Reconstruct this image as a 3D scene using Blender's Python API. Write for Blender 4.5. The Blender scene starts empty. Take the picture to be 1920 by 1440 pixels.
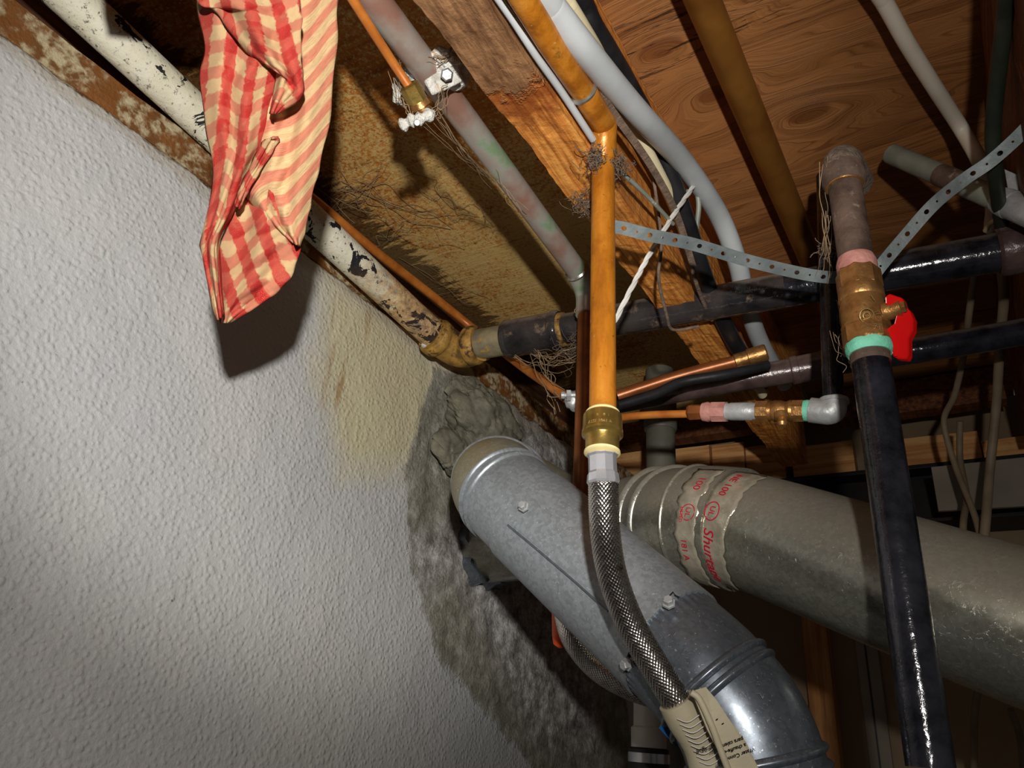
import bpy, math, random
import numpy as np
from mathutils import Vector, Matrix

random.seed(7)
rng = np.random.default_rng(7)
C = bpy.context.scene.collection
Z0 = 1.55                                   # lens height above the basement floor
F = 1387.0
# rows: world x (out from the white wall), y (along the wall, away), z (up) in camera right/down/forward
M = np.array([[0.84989472, -0.16997894, -0.49878465],
              [0.52230492, 0.39716937, 0.7546218],
              [0.06983217, -0.90186676, 0.42633299]])

# ------------------------------------------------------------------ camera, world, light, exposure
cam_d = bpy.data.cameras.new('camera'); cam = bpy.data.objects.new('camera', cam_d); C.objects.link(cam)
R, D, W = (Vector(M[:, i]) for i in range(3))
mw = Matrix((( R.x, -D.x, -W.x, 0), (R.y, -D.y, -W.y, 0), (R.z, -D.z, -W.z, Z0), (0, 0, 0, 1)))
cam.matrix_world = mw
cam_d.sensor_width = 36; cam_d.lens = F / 1920 * 36; cam_d.clip_start = 0.01; cam_d.clip_end = 50
bpy.context.scene.camera = cam
vs = bpy.context.scene.view_settings
vs.view_transform = 'Standard'; vs.look = 'None'; vs.gamma = 1; vs.use_curve_mapping = False
vs.exposure = 0.0
world = bpy.data.worlds.new('world'); bpy.context.scene.world = world; world.use_nodes = True
bg = world.node_tree.nodes['Background']; bg.inputs[0].default_value = (0.9, 0.8, 0.7, 1); bg.inputs[1].default_value = 0.045

def world_at(px, py, d):
    v = M @ np.array(((px - 960) / F, (py - 720) / F, 1.0)) * d
    return Vector((v[0], v[1], v[2] + Z0))

def lamp(name, loc, target, power, size, blend, radius, color=(1, 1, 1)):
    l = bpy.data.lights.new(name, 'SPOT'); l.energy = power; l.spot_size = math.radians(size)
    l.spot_blend = blend; l.shadow_soft_size = radius; l.color = color
    o = bpy.data.objects.new(name, l); C.objects.link(o); o.location = loc
    o.rotation_euler = (Vector(target) - Vector(loc)).to_track_quat('-Z', 'Y').to_euler()
    return o
UPV = -D
lp = Vector((0, 0, Z0)) - W * 0.10 + UPV * 0.125 + R * 0.02
lamp('torch_light', lp, world_at(790, 510, 1.0), 19.0, 66, 0.6, 0.010, (1.0, 0.97, 0.92))
lamp('torch_spill', lp, world_at(960, 640, 1.0), 12.5, 125, 1.0, 0.010, (1.0, 0.95, 0.88))

# ------------------------------------------------------------------ helpers: points
def P(px, py, d): return world_at(px, py, d)
def _ray(px, py): return M @ np.array(((px - 960) / F, (py - 720) / F, 1.0))
def onx(px, py, x):
    r = _ray(px, py); return P(px, py, x / r[0])
def ony(px, py, y):
    r = _ray(px, py); return P(px, py, y / r[1])
def onz(px, py, z):
    r = _ray(px, py); return P(px, py, z / r[2])
def V(x, y, z): return Vector((x, y, z + Z0))

# ------------------------------------------------------------------ helpers: objects
def tag(o, label=None, cat=None, group=None, kind=None):
    if label: o['label'] = label
    if cat: o['category'] = cat
    if group: o['group'] = group
    if kind: o['kind'] = kind
    return o
def empty(name, loc, label, cat, group=None):
    o = bpy.data.objects.new(name, None); C.objects.link(o); o.location = loc
    o.empty_display_size = .02
    return tag(o, label, cat, group)
def off(parent):
    v = Vector((0, 0, 0))
    while parent is not None:
        v += Vector(parent.location); parent = parent.parent
    return v
def mesh(name, verts, faces, mat, parent=None, uv=None, smooth=True, sharp=None, origin=True):
    base = off(parent)
    vv = [Vector(v) - base for v in verts]
    loc = Vector((0, 0, 0))
    me = bpy.data.meshes.new(name)
    me.from_pydata([tuple(v) for v in vv], [], faces)
    if uv is not None:
        l = me.uv_layers.new(name='UVMap')
        li = np.zeros(len(me.loops), dtype=np.int32); me.loops.foreach_get('vertex_index', li)
        if isinstance(uv, tuple):       # per-corner list
            arr = np.array(uv[0], dtype=np.float32)
        else:
            arr = np.array(uv, dtype=np.float32)[li]
        l.data.foreach_set('uv', arr.ravel())
    me.polygons.foreach_set('use_smooth', [smooth] * len(me.polygons))
    me.materials.append(mat); me.update()
    o = bpy.data.objects.new(name, me); C.objects.link(o); o.location = loc
    if parent is not None: o.parent = parent
    if smooth and sharp:
        try: me.set_sharp_from_angle(angle=math.radians(sharp))
        except Exception: pass
    return o
def spline(pts, n=8):
    pts = [Vector(p) for p in pts]
    if len(pts) == 2 or n <= 1: return pts if n <= 1 else [pts[0].lerp(pts[1], i / 8) for i in range(9)]
    q = [pts[0] * 2 - pts[1]] + pts + [pts[-1] * 2 - pts[-2]]
    out = []
    for i in range(1, len(q) - 2):
        a, b, c, d = q[i - 1:i + 3]
        for k in range(n):
            t = k / n
            out.append(.5 * ((2 * b) + (c - a) * t + (2 * a - 5 * b + 4 * c - d) * t * t + (3 * b - a - 3 * c + d) * t ** 3))
    out.append(pts[-1]); return out
def bend(pts, r=.03, n=8):
    """polyline with rounded corners"""
    pts = [Vector(p) for p in pts]; out = [pts[0]]
    for i in range(1, len(pts) - 1):
        a, b, c = pts[i - 1], pts[i], pts[i + 1]
        u = (a - b); w = (c - b); rr = min(r, u.length * .49, w.length * .49)
        p0 = b + u.normalized() * rr; p1 = b + w.normalized() * rr
        for k in range(n + 1):
            t = k / n; out.append((1 - t) ** 2 * p0 + 2 * t * (1 - t) * b + t * t * p1)
    out.append(pts[-1]); return out
def run_on(pts, n=.3):
    """carry a run on past its first point, in line"""
    pts = [Vector(p) for p in pts]; return [pts[0] + (pts[0] - pts[1]).normalized() * n] + pts
def frames(path):
    T = []
    for i in range(len(path)):
        a = path[max(0, i - 1)]; b = path[min(len(path) - 1, i + 1)]
        T.append((b - a).normalized())
    up = Vector((0, 0, 1)) if abs(T[0].z) < .9 else Vector((0, 1, 0))
    n = (up - T[0] * up.dot(T[0])).normalized(); fr = []
    for i, t in enumerate(T):
        n = (n - t * n.dot(t)).normalized(); fr.append((path[i], t, n, t.cross(n)))
    return fr
def tube_data(path, r, seg=24, caps=True, rf=None):
    fr = frames(path); vs_, fs, uv = [], [], []
    L = 0.0; n = len(fr)
    for i, (p, t, a, b) in enumerate(fr):
        if i: L += (p - fr[i - 1][0]).length
        rr = r[i] if isinstance(r, (list, tuple)) else r
        for k in range(seg + 1):
            th = 2 * math.pi * k / seg
            q = rr + (rf(L, th, i / (n - 1)) if rf else 0)
            vs_.append(p + a * math.cos(th) * q + b * math.sin(th) * q); uv.append((k / seg, L))
    s1 = seg + 1
    for i in range(n - 1):
        for k in range(seg):
            fs.append((i * s1 + k, i * s1 + k + 1, (i + 1) * s1 + k + 1, (i + 1) * s1 + k))
    if caps:
        for e, (p, t, a, b) in ((0, fr[0]), (n - 1, fr[-1])):
            c = len(vs_); vs_.append(p); uv.append((.5, L if e else 0))
            for k in range(seg):
                f = (e * s1 + k + 1, e * s1 + k, c); fs.append(f if e == 0 else f[::-1])
    return vs_, fs, uv
def tube(name, path, r, mat, parent=None, seg=24, caps=True, rf=None, sharp=50):
    v, f, uv = tube_data(path, r, seg, caps, rf)
    return mesh(name, v, f, mat, parent, uv, True, sharp)
def lathe(name, p0, p1, prof, mat, parent=None, seg=28, smooth=True, rf=None, sharp=35, ref=None):
    """prof: (fraction along p0->p1, radius)"""
    p0, p1 = Vector(p0), Vector(p1); t = (p1 - p0).normalized()
    up = Vector(ref) if ref is not None else (Vector((0, 0, 1)) if abs(t.z) < .9 else Vector((0, 1, 0)))
    a = (up - t * up.dot(t)).normalized(); b = t.cross(a); L = (p1 - p0).length
    vs_, fs, uv = [], [], []; s1 = seg + 1
    prof = [(prof[0][0], 0.0)] + list(prof) + [(prof[-1][0], 0.0)]
    for i, (h, r) in enumerate(prof):
        for k in range(s1):
            th = 2 * math.pi * k / seg
            q = r + (rf(h, th) if rf and r > 0 else 0)
            vs_.append(p0 + t * h * L + (a * math.cos(th) + b * math.sin(th)) * q); uv.append((k / seg, h * L))
    for i in range(len(prof) - 1):
        for k in range(seg):
            fs.append((i * s1 + k, i * s1 + k + 1, (i + 1) * s1 + k + 1, (i + 1) * s1 + k))
    return mesh(name, vs_, fs, mat, parent, uv, smooth, sharp)
def boxdata(lo, hi):
    x0, y0, z0 = lo; x1, y1, z1 = hi
    v = [(x0, y0, z0), (x1, y0, z0), (x1, y1, z0), (x0, y1, z0), (x0, y0, z1), (x1, y0, z1), (x1, y1, z1), (x0, y1, z1)]
    f = [(0, 3, 2, 1), (4, 5, 6, 7), (0, 1, 5, 4), (1, 2, 6, 5), (2, 3, 7, 6), (3, 0, 4, 7)]
    return v, f
def bevel(o, w=.002, s=2):
    m = o.modifiers.new('bevel', 'BEVEL'); m.width = w; m.segments = s; m.limit_method = 'ANGLE'; return o
def box(name, lo, hi, mat, parent=None, bev=.002):
    v, f = boxdata((lo[0], lo[1], lo[2] + Z0), (hi[0], hi[1], hi[2] + Z0))
    o = mesh(name, v, f, mat, parent, None, False)
    if bev: bevel(o, bev)
    return o
def beam(name, lo, hi, mat, parent=None, n=60, amp=.0015, axis=1):
    """board with uneven edges: box swept along an axis with small wander"""
    sec = [(lo, lo), (hi, lo), (hi, hi), (lo, hi)]
    o2 = [i for i in range(3) if i != axis]
    ring = []; m = 5
    for a, b in (((0, 0), (1, 0)), ((1, 0), (1, 1)), ((1, 1), (0, 1)), ((0, 1), (0, 0))):
        for k in range(m):
            t = k / m; ring.append((a[0] + (b[0] - a[0]) * t, a[1] + (b[1] - a[1]) * t))
    vs_, fs = [], []; N = len(ring)
    ph = [(random.uniform(0, 6), random.uniform(20, 60)) for _ in ring]
    for i in range(n + 1):
        s = lo[axis] + (hi[axis] - lo[axis]) * i / n
        for j, (u, w) in enumerate(ring):
            c = [0, 0, 0]; c[axis] = s
            k = amp * (math.sin(s * ph[j][1] + ph[j][0]) + .6 * random.uniform(-1, 1))
            c[o2[0]] = lo[o2[0]] + (hi[o2[0]] - lo[o2[0]]) * u + k * (1 if u > .5 else -1) * .5
            c[o2[1]] = lo[o2[1]] + (hi[o2[1]] - lo[o2[1]]) * w + k * (1 if w > .5 else -1) * .5
            vs_.append((c[0], c[1], c[2] + Z0))
    for i in range(n):
        for j in range(N):
            q = (j + 1) % N; fs.append((i * N + j, i * N + q, (i + 1) * N + q, (i + 1) * N + j))
    fs.append(tuple(range(N))[::-1]); fs.append(tuple(n * N + j for j in range(N)))
    return mesh(name, vs_, fs, mat, parent, None, False)

def grid2(seed, n=64):
    return np.random.default_rng(seed).uniform(-1, 1, (n, n))
def vnoise(x, y, g):
    n = g.shape[0]; xi = np.floor(x).astype(int); yi = np.floor(y).astype(int)
    fx = x - xi; fy = y - yi; fx = fx * fx * (3 - 2 * fx); fy = fy * fy * (3 - 2 * fy)
    a = g[xi % n, yi % n]; b = g[(xi + 1) % n, yi % n]; c = g[xi % n, (yi + 1) % n]; d = g[(xi + 1) % n, (yi + 1) % n]
    return (a * (1 - fx) + b * fx) * (1 - fy) + (c * (1 - fx) + d * fx) * fy
def fbm(x, y, s, o=4, seed=0):
    r = 0; a = 1; t = 0
    for i in range(o):
        r = r + a * vnoise(x * s + 17.3 * i, y * s + 5.1 * i, grid2(seed + i)); t += a; a *= .5; s *= 2.03
    return r / t

# ------------------------------------------------------------------ helpers: materials
def lin(c):
    return tuple(((v / 255) / 12.92 if v / 255 <= .04045 else ((v / 255 + .055) / 1.055) ** 2.4) for v in c[:3]) + (1,)
class N:
    def __init__(s, name):
        s.m = bpy.data.materials.new(name); s.m.use_nodes = True; s.t = s.m.node_tree
        s.b = s.t.nodes['Principled BSDF']; s.tc = s.t.nodes.new('ShaderNodeTexCoord')
    def n(s, typ, **k):
        x = s.t.nodes.new(typ)
        for a, b in k.items(): setattr(x, a, b)
        return x
    def put(s, sock, v):
        if hasattr(v, 'is_output'): s.t.links.new(v, sock)
        elif isinstance(v, tuple) and len(v) == 3 and sock.type == 'RGBA': sock.default_value = lin(v)
        else: sock.default_value = v
    def co(s, kind='Object', scale=(1, 1, 1), rot=(0, 0, 0), loc=(0, 0, 0)):
        mp = s.n('ShaderNodeMapping'); s.t.links.new(s.tc.outputs[kind], mp.inputs[0])
        mp.inputs['Scale'].default_value = scale; mp.inputs['Rotation'].default_value = rot; mp.inputs['Location'].default_value = loc
        return mp.outputs[0]
    def wco(s, scale=(1, 1, 1)):
        g = s.n('ShaderNodeNewGeometry'); mp = s.n('ShaderNodeMapping'); s.t.links.new(g.outputs['Position'], mp.inputs[0])
        mp.inputs['Scale'].default_value = scale; return mp.outputs[0]
    def noise(s, vec, scale, detail=4, rough=.55, dist=0):
        x = s.n('ShaderNodeTexNoise'); s.put(x.inputs['Vector'], vec); x.inputs['Scale'].default_value = scale
        x.inputs['Detail'].default_value = detail; x.inputs['Roughness'].default_value = rough; x.inputs['Distortion'].default_value = dist
        return x.outputs['Fac']
    def vor(s, vec, scale, feature='F1', out='Distance', rnd=1):
        x = s.n('ShaderNodeTexVoronoi', feature=feature); s.put(x.inputs['Vector'], vec); x.inputs['Scale'].default_value = scale
        x.inputs['Randomness'].default_value = rnd
        return x.outputs[out]
    def ramp(s, fac, stops, interp='LINEAR'):
        x = s.n('ShaderNodeValToRGB'); s.put(x.inputs[0], fac); cr = x.color_ramp; cr.interpolation = interp
        while len(cr.elements) < len(stops): cr.elements.new(.5)
        for e, (p, c) in zip(cr.elements, stops):
            e.position = p; e.color = lin(c) if isinstance(c, tuple) else (c, c, c, 1)
        return x.outputs[0]
    def mix(s, fac, a, b, typ='MIX'):
        x = s.n('ShaderNodeMix', data_type='RGBA', blend_type=typ); s.put(x.inputs[0], fac)
        s.put(x.inputs[6], a); s.put(x.inputs[7], b); return x.outputs[2]
    def math(s, op, a, b=0.0, c=0.0, clamp=False):
        x = s.n('ShaderNodeMath', operation=op, use_clamp=clamp)
        s.put(x.inputs[0], a); s.put(x.inputs[1], b)
        if op in ('MULTIPLY_ADD', 'COMPARE', 'SMOOTH_MIN'): s.put(x.inputs[2], c)
        return x.outputs[0]
    def step(s, v, a, b):
        x = s.n('ShaderNodeMapRange', interpolation_type='SMOOTHSTEP'); s.put(x.inputs[0], v)
        x.inputs[1].default_value = a; x.inputs[2].default_value = b; return x.outputs[0]
    def attr(s, name): return s.n('ShaderNodeAttribute', attribute_name=name).outputs['Fac']
    def bump(s, h, dist=.001, strength=1.0, prev=None):
        x = s.n('ShaderNodeBump'); s.put(x.inputs['Height'], h); x.inputs['Distance'].default_value = dist
        x.inputs['Strength'].default_value = strength
        if prev is not None: s.put(x.inputs['Normal'], prev)
        return x.outputs[0]
    def out(s, col, rough=.6, metal=0.0, normal=None, spec=None, coat=None):
        s.put(s.b.inputs['Base Color'], col); s.put(s.b.inputs['Roughness'], rough); s.put(s.b.inputs['Metallic'], metal)
        if normal is not None: s.put(s.b.inputs['Normal'], normal)
        if spec is not None: s.b.inputs['Specular IOR Level'].default_value = spec
        if coat is not None: s.b.inputs['Coat Weight'].default_value = coat
        return s.m
def simple(name, c1, c2, scale=60, rough=.5, metal=0.0, bumpd=.0003, detail=4, lo=.35, hi=.65, uv=False, stretch=(1, 1, 1), spec=None, bscale=None, c3=None, c3lo=.62, c3hi=.68, c3scale=None, dust=None):
    k = N(name); v = k.co('UV' if uv else 'Object', stretch)
    n = k.noise(v, scale, detail); col = k.ramp(n, [(lo, c1), (hi, c2)])
    if c3 is not None:
        n2 = k.noise(v, c3scale or scale * .5, 5, .65); col = k.mix(k.step(n2, c3lo, c3hi), col, c3)
    nb = k.noise(v, bscale or scale * 3, 4)
    if dust is not None:
        g = k.n('ShaderNodeNewGeometry'); sn = k.n('ShaderNodeSeparateXYZ'); k.t.links.new(g.outputs['Normal'], sn.inputs[0])
        dm = k.step(k.math('ADD', sn.outputs[2], k.math('MULTIPLY', k.math('SUBTRACT', k.noise(k.co(), 60, 6, .7), .5), .6)), .2, .65)
        col = k.mix(k.math('MULTIPLY', dm, .85), col, dust); rough = k.mix(dm, (int(255 * rough),) * 3, (230, 230, 230))
    return k.out(col, rough, metal, k.bump(nb, bumpd), spec)

def m_wall():
    k = N('parged_wall'); v = k.co()
    big = k.noise(v, 3.0, 3); mid = k.noise(v, 22, 5, .6); fine = k.noise(v, 160, 4, .6)
    white = k.ramp(big, [(.35, (184, 185, 187)), (.7, (204, 203, 200))])
    yel = k.step(k.math('ADD', k.attr('yellow'), k.math('MULTIPLY', k.math('SUBTRACT', mid, .5), .5)), .15, 1.0)
    col = k.mix(k.math('MULTIPLY', yel, .62), white, (206, 194, 138))
    vd = k.co('Object', (1, 1, .16))
    drip = k.noise(vd, 60, 4, .6)
    dm = k.math('MULTIPLY', k.step(drip, .5, .68), k.attr('drip'))
    col = k.mix(k.math('MULTIPLY', dm, .75), col, (150, 105, 40))
    mort = k.step(k.math('ADD', k.attr('mortar'), k.math('MULTIPLY', k.math('SUBTRACT', k.noise(v, 30, 6, .7), .5), .9)), .35, .62)
    mcol = k.ramp(k.noise(v, 26, 6, .75), [(.3, (104, 102, 92)), (.5, (150, 147, 134)), (.66, (190, 188, 178))])
    mcol = k.mix(k.attr('scrape'), mcol, k.ramp(k.noise(v, 34, 6, .8), [(.36, (104, 98, 92)), (.5, (170, 166, 162)), (.62, (222, 220, 218))]))
    col = k.mix(mort, col, mcol)
    sp = k.step(k.noise(v, 95, 2), .76, .80)
    col = k.mix(k.math('MULTIPLY', sp, .7), col, (70, 66, 62))
    edge = k.step(k.math('ADD', k.attr('edge'), k.math('MULTIPLY', k.math('SUBTRACT', mid, .5), .8)), .55, .8)
    col = k.mix(k.math('MULTIPLY', edge, .5), col, (170, 160, 140))
    # sprayed-on lumps
    lump = k.vor(k.mix(.04, v, k.n('ShaderNodeTexNoise').outputs['Color'], 'ADD'), 190, 'SMOOTH_F1')
    h = k.math('ADD', k.math('MULTIPLY', k.math('SUBTRACT', 1.0, k.step(lump, .1, .55)), .55), k.math('MULTIPLY', k.noise(v, 210, 4, .6), .9))
    h = k.math('ADD', h, k.math('MULTIPLY', k.noise(v, 60, 3), .8))
    h = k.math('ADD', h, k.math('MULTIPLY', mort, k.math('MULTIPLY', k.noise(v, 60, 7, .8), 3.0)))
    return k.out(col, .62, 0, k.bump(h, .0013, 1.0), .35)

def m_ply(knots):
    k = N('plywood_subfloor'); v = k.wco()
    sep = k.n('ShaderNodeSeparateXYZ'); k.t.links.new(v, sep.inputs[0]); X, Y = sep.outputs[0], sep.outputs[1]
    F_ = k.math('MULTIPLY', Y, 1.0)
    warp = k.noise(k.wco((1.2, 5, 1)), 2.2, 3, .5)
    F_ = k.math('ADD', F_, k.math('MULTIPLY', warp, .16))
    kn = None
    for (kx, ky, a, rx, ry) in knots:
        dx = k.math('DIVIDE', k.math('SUBTRACT', X, kx), rx); dy = k.math('DIVIDE', k.math('SUBTRACT', Y, ky), ry)
        d2 = k.math('ADD', k.math('MULTIPLY', dx, dx), k.math('MULTIPLY', dy, dy))
        g = k.math('POWER', 2.718, k.math('MULTIPLY', d2, -1.0))
        F_ = k.math('ADD', F_, k.math('MULTIPLY', g, a))
        core = k.step(d2, .22, .1); kn = core if kn is None else k.math('MAXIMUM', kn, core)
    cmb = k.n('ShaderNodeCombineXYZ'); k.put(cmb.inputs[0], k.math('MULTIPLY', X, .35)); k.put(cmb.inputs[1], k.math('MULTIPLY', F_, 6.0))
    g1 = k.noise(cmb.outputs[0], 6.5, 5, .6)
    cmb2 = k.n('ShaderNodeCombineXYZ'); k.put(cmb2.inputs[0], k.math('MULTIPLY', X, 1.2)); k.put(cmb2.inputs[1], k.math('MULTIPLY', F_, 30.0))
    g2 = k.noise(cmb2.outputs[0], 8, 4, .65)
    col = k.ramp(g1, [(.3, (116, 72, 38)), (.45, (146, 96, 54)), (.56, (166, 112, 66)), (.7, (132, 84, 46))])
    col = k.mix(k.math('MULTIPLY', k.step(g2, .52, .66), .5), col, (84, 40, 16))
    col = k.mix(k.math('MULTIPLY', k.step(g2, .36, .28), .4), col, (205, 148, 84))
    col = k.mix(k.math('MULTIPLY', kn, .55), col, (96, 46, 20))
    # black checks in the veneer round the first knot
    kx, ky = knots[0][0], knots[0][1]
    dx = k.math('DIVIDE', k.math('SUBTRACT', X, kx + .03), .17); dy = k.math('DIVIDE', k.math('SUBTRACT', Y, ky - .005), .06)
    dm = k.step(k.math('ADD', k.math('MULTIPLY', dx, dx), k.math('MULTIPLY', dy, dy)), 1.2, .1)
    ck = k.step(k.noise(k.wco((7, 90, 1)), 2.4, 4, .7), .55, .62)
    col = k.mix(k.math('MULTIPLY', k.math('MULTIPLY', dm, ck), .85), col, (30, 20, 16))
    h = k.math('ADD', k.math('MULTIPLY', g2, 1.0), k.math('MULTIPLY', g1, .8))
    return k.out(col, .5, 0, k.bump(h, .0012), .3)

def m_mottle():
    k = N('mouldy_plywood'); v = k.wco()
    g = k.noise(k.wco((4, 30, 4)), 4, 5, .65)
    sp = k.noise(v, 230, 5, .75); bigm = k.noise(v, 7, 4, .6)
    sep = k.n('ShaderNodeSeparateXYZ'); k.t.links.new(v, sep.inputs[0]); X, Y = sep.outputs[0], sep.outputs[1]
    base = k.ramp(g, [(.32, (146, 80, 20)), (.5, (186, 110, 34)), (.68, (206, 138, 58))])
    amt = k.math('ADD', k.math('ADD', sp, k.math('MULTIPLY', k.math('SUBTRACT', bigm, .5), .6)), k.math('MULTIPLY', k.step(Y, .35, .8), .17))
    col = k.mix(k.math('MULTIPLY', k.step(amt, .46, .68), .9), base, (222, 192, 124))
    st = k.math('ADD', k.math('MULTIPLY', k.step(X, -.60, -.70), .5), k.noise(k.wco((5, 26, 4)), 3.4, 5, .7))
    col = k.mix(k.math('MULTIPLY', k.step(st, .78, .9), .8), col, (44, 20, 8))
    col = k.mix(k.math('MULTIPLY', k.step(g, .6, .72), .5), col, (84, 42, 14))
    return k.out(col, .6, 0, k.bump(k.math('ADD', g, k.math('MULTIPLY', sp, .5)), .0016), .3)

def m_wood(name, dark, mid, light, freq=26, axis=1, distort=1.6, bark=None, rough=.6):
    k = N(name)
    sc = [1, 1, 1]; sc[axis] = .045
    wob = k.noise(k.wco(tuple(1 if i != axis else .5 for i in range(3))), 5, 2)
    cv = k.n('ShaderNodeVectorMath', operation='ADD'); k.put(cv.inputs[0], k.wco(tuple(sc)))
    cx = k.n('ShaderNodeCombineXYZ'); wv = k.math('MULTIPLY', wob, .022 * distort)
    for q in range(3):
        if q != axis: k.put(cx.inputs[q], wv)
    k.put(cv.inputs[1], cx.outputs[0])
    g = k.noise(cv.outputs[0], freq * 5.5, 2, .5); fine = k.noise(cv.outputs[0], freq * 16, 3, .6)
    g = k.math('ADD', k.math('MULTIPLY', g, .8), k.math('MULTIPLY', fine, .2))
    col = k.ramp(g, [(.30, dark), (.46, mid), (.62, light)])
    class _w: pass
    w = _w(); w.outputs = {'Fac': g}
    n = k.noise(k.wco(), 9, 5, .6); col = k.mix(k.math('MULTIPLY', k.step(n, .5, .7), .45), col, dark)
    h = w.outputs['Fac']
    if bark:
        sep = k.n('ShaderNodeSeparateXYZ'); k.t.links.new(k.wco(), sep.inputs[0])
        yy = k.math('ADD', sep.outputs[1], k.math('MULTIPLY', k.math('SUBTRACT', k.noise(k.wco(), 34, 5, .7), .5), .11))
        b1 = k.step(yy, bark + .012, bark - .006)
        bc = k.ramp(k.noise(k.wco((5, 1, 5)), 22, 6, .7), [(.35, (84, 54, 32)), (.6, (142, 104, 70))])
        col = k.mix(b1, col, bc)
        ring = k.math('MULTIPLY', k.step(yy, bark - .008, bark + .012), k.step(yy, bark + .05, bark + .02))
        col = k.mix(k.math('MULTIPLY', ring, .75), col, (110, 44, 8))
        h = k.math('ADD', h, k.math('MULTIPLY', b1, 1.5))
    return k.out(col, rough, 0, k.bump(k.math('ADD', h, k.noise(k.wco(), 140, 4, .7)), .0012), .3)

def m_galv(name, base=(150, 156, 160), warm=0.0, rough=.42, metal=.5, crust=0.0, dust=0.0):
    k = N(name); v = k.wco()
    cell = k.vor(v, 330, 'F1', 'Color'); sp = k.n('ShaderNodeSeparateColor'); k.put(sp.inputs[0], cell)
    d = tuple(int(c * .94) for c in base); l = tuple(min(255, int(c * 1.06)) for c in base)
    col = k.ramp(sp.outputs[0], [(.1, d), (.9, l)])
    ms = k.noise(v, 9, 5, .6)
    col = k.mix(k.math('MULTIPLY', k.step(ms, .45, .65), .3), col, tuple(int(c * .86) for c in base))
    if warm: col = k.mix(k.math('MULTIPLY', k.step(k.noise(v, 8, 4, .6), .45, .68), warm), col, (150, 134, 92))
    rg = k.ramp(k.noise(v, 45, 5, .65), [(.35, rough - .06), (.65, rough + .08)])
    h = k.math('ADD', k.math('MULTIPLY', k.noise(v, 22, 3), .8), k.math('MULTIPLY', sp.outputs[1], .05))
    if crust:
        c = k.step(k.noise(v, 75, 5, .7, 1.0), .58, .66)
        col = k.mix(k.math('MULTIPLY', c, crust), col, (186, 184, 172)); h = k.math('ADD', h, k.math('MULTIPLY', c, .25))
    spk = k.step(k.noise(v, 520, 2), .66, .72)
    col = k.mix(k.math('MULTIPLY', spk, .55), col, (232, 234, 238))
    mt = metal
    if dust:
        g = k.n('ShaderNodeNewGeometry'); sn = k.n('ShaderNodeSeparateXYZ'); k.t.links.new(g.outputs['Normal'], sn.inputs[0])
        dm = k.math('MULTIPLY', k.step(k.math('ADD', sn.outputs[2], k.math('MULTIPLY', k.math('SUBTRACT', k.noise(v, 30, 6, .7), .5), .5)), -.15, .35), dust)
        col = k.mix(dm, col, (116, 108, 95)); rg = k.mix(dm, rg, (225, 225, 225))
        mt = k.math('MULTIPLY', k.math('SUBTRACT', 1.0, dm), metal)
    return k.out(col, rg, mt, k.bump(h, .0006), .5)

def m_flake():
    k = N('flaking_painted_iron'); v = k.wco()
    paint = k.ramp(k.noise(v, 18, 4), [(.35, (206, 200, 172)), (.65, (226, 222, 204))])
    pits = k.step(k.noise(v, 190, 4, .75), .56, .66)
    col = k.mix(k.math('MULTIPLY', pits, .8), paint, (58, 52, 46))
    fl = k.noise(v, 26, 5, .65, .8)
    m = k.step(fl, .585, .60); col = k.mix(m, col, (28, 30, 36))
    sep = k.n('ShaderNodeSeparateXYZ'); k.t.links.new(v, sep.inputs[0])
    rs = k.math('ADD', sep.outputs[1], k.math('MULTIPLY', k.math('SUBTRACT', k.noise(v, 45, 5, .7), .5), .25))
    rm = k.step(rs, .50, .60)
    rc = k.ramp(k.noise(v, 80, 5, .75), [(.35, (70, 46, 26)), (.5, (176, 126, 62)), (.65, (214, 184, 128))])
    col = k.mix(k.math('MULTIPLY', rm, .8), col, rc)
    col = k.mix(k.math('MULTIPLY', m, .9), col, (30, 30, 34))
    h = k.math('SUBTRACT', k.noise(v, 120, 5, .7), k.math('MULTIPLY', m, 1.2))
    return k.out(col, .6, 0, k.bump(h, .0016), .3)

def m_cloth():
    k = N('red_gingham_cotton'); uv = k.co('UV')
    sep = k.n('ShaderNodeSeparateXYZ'); k.t.links.new(uv, sep.inputs[0])
    wob = k.math('MULTIPLY', k.math('SUBTRACT', k.noise(uv, 5, 3), .5), .25)
    def band(c, per):
        f = k.math('FRACT', k.math('ADD', k.math('MULTIPLY', c, per), wob))
        return k.math('MULTIPLY', k.step(f, .44, .52), k.math('SUBTRACT', 1.0, k.step(f, .93, 1.0)))
    a = band(sep.outputs[0], 1.0); b = band(sep.outputs[1], 1.0)
    wv = k.math('MULTIPLY', k.math('SUBTRACT', k.noise(k.co('UV', (40, 40, 1)), 1.5, 4, .7), .5), .5)
    base = k.mix(k.math('MULTIPLY', b, .7, clamp=True), (218, 186, 138), (208, 92, 82))
    redc = k.mix(b, (202, 70, 62), (190, 18, 32))
    col = k.mix(k.math('ADD', a, k.math('MULTIPLY', wv, a), clamp=True), base, redc)
    th = k.noise(k.co('UV', (60, 60, 1)), 1.2, 3, .7)
    col = k.mix(k.math('MULTIPLY', k.step(th, .48, .62), .4), col, (224, 176, 136))
    dirt = k.noise(uv, 3, 5, .6); col = k.mix(k.math('MULTIPLY', k.step(dirt, .5, .75), .35), col, (190, 150, 110))
    h = k.math('ADD', th, k.math('MULTIPLY', k.noise(uv, 8, 4), .9))
    m = k.out(col, .85, 0, k.bump(h, .0008), .15); return m

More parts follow.
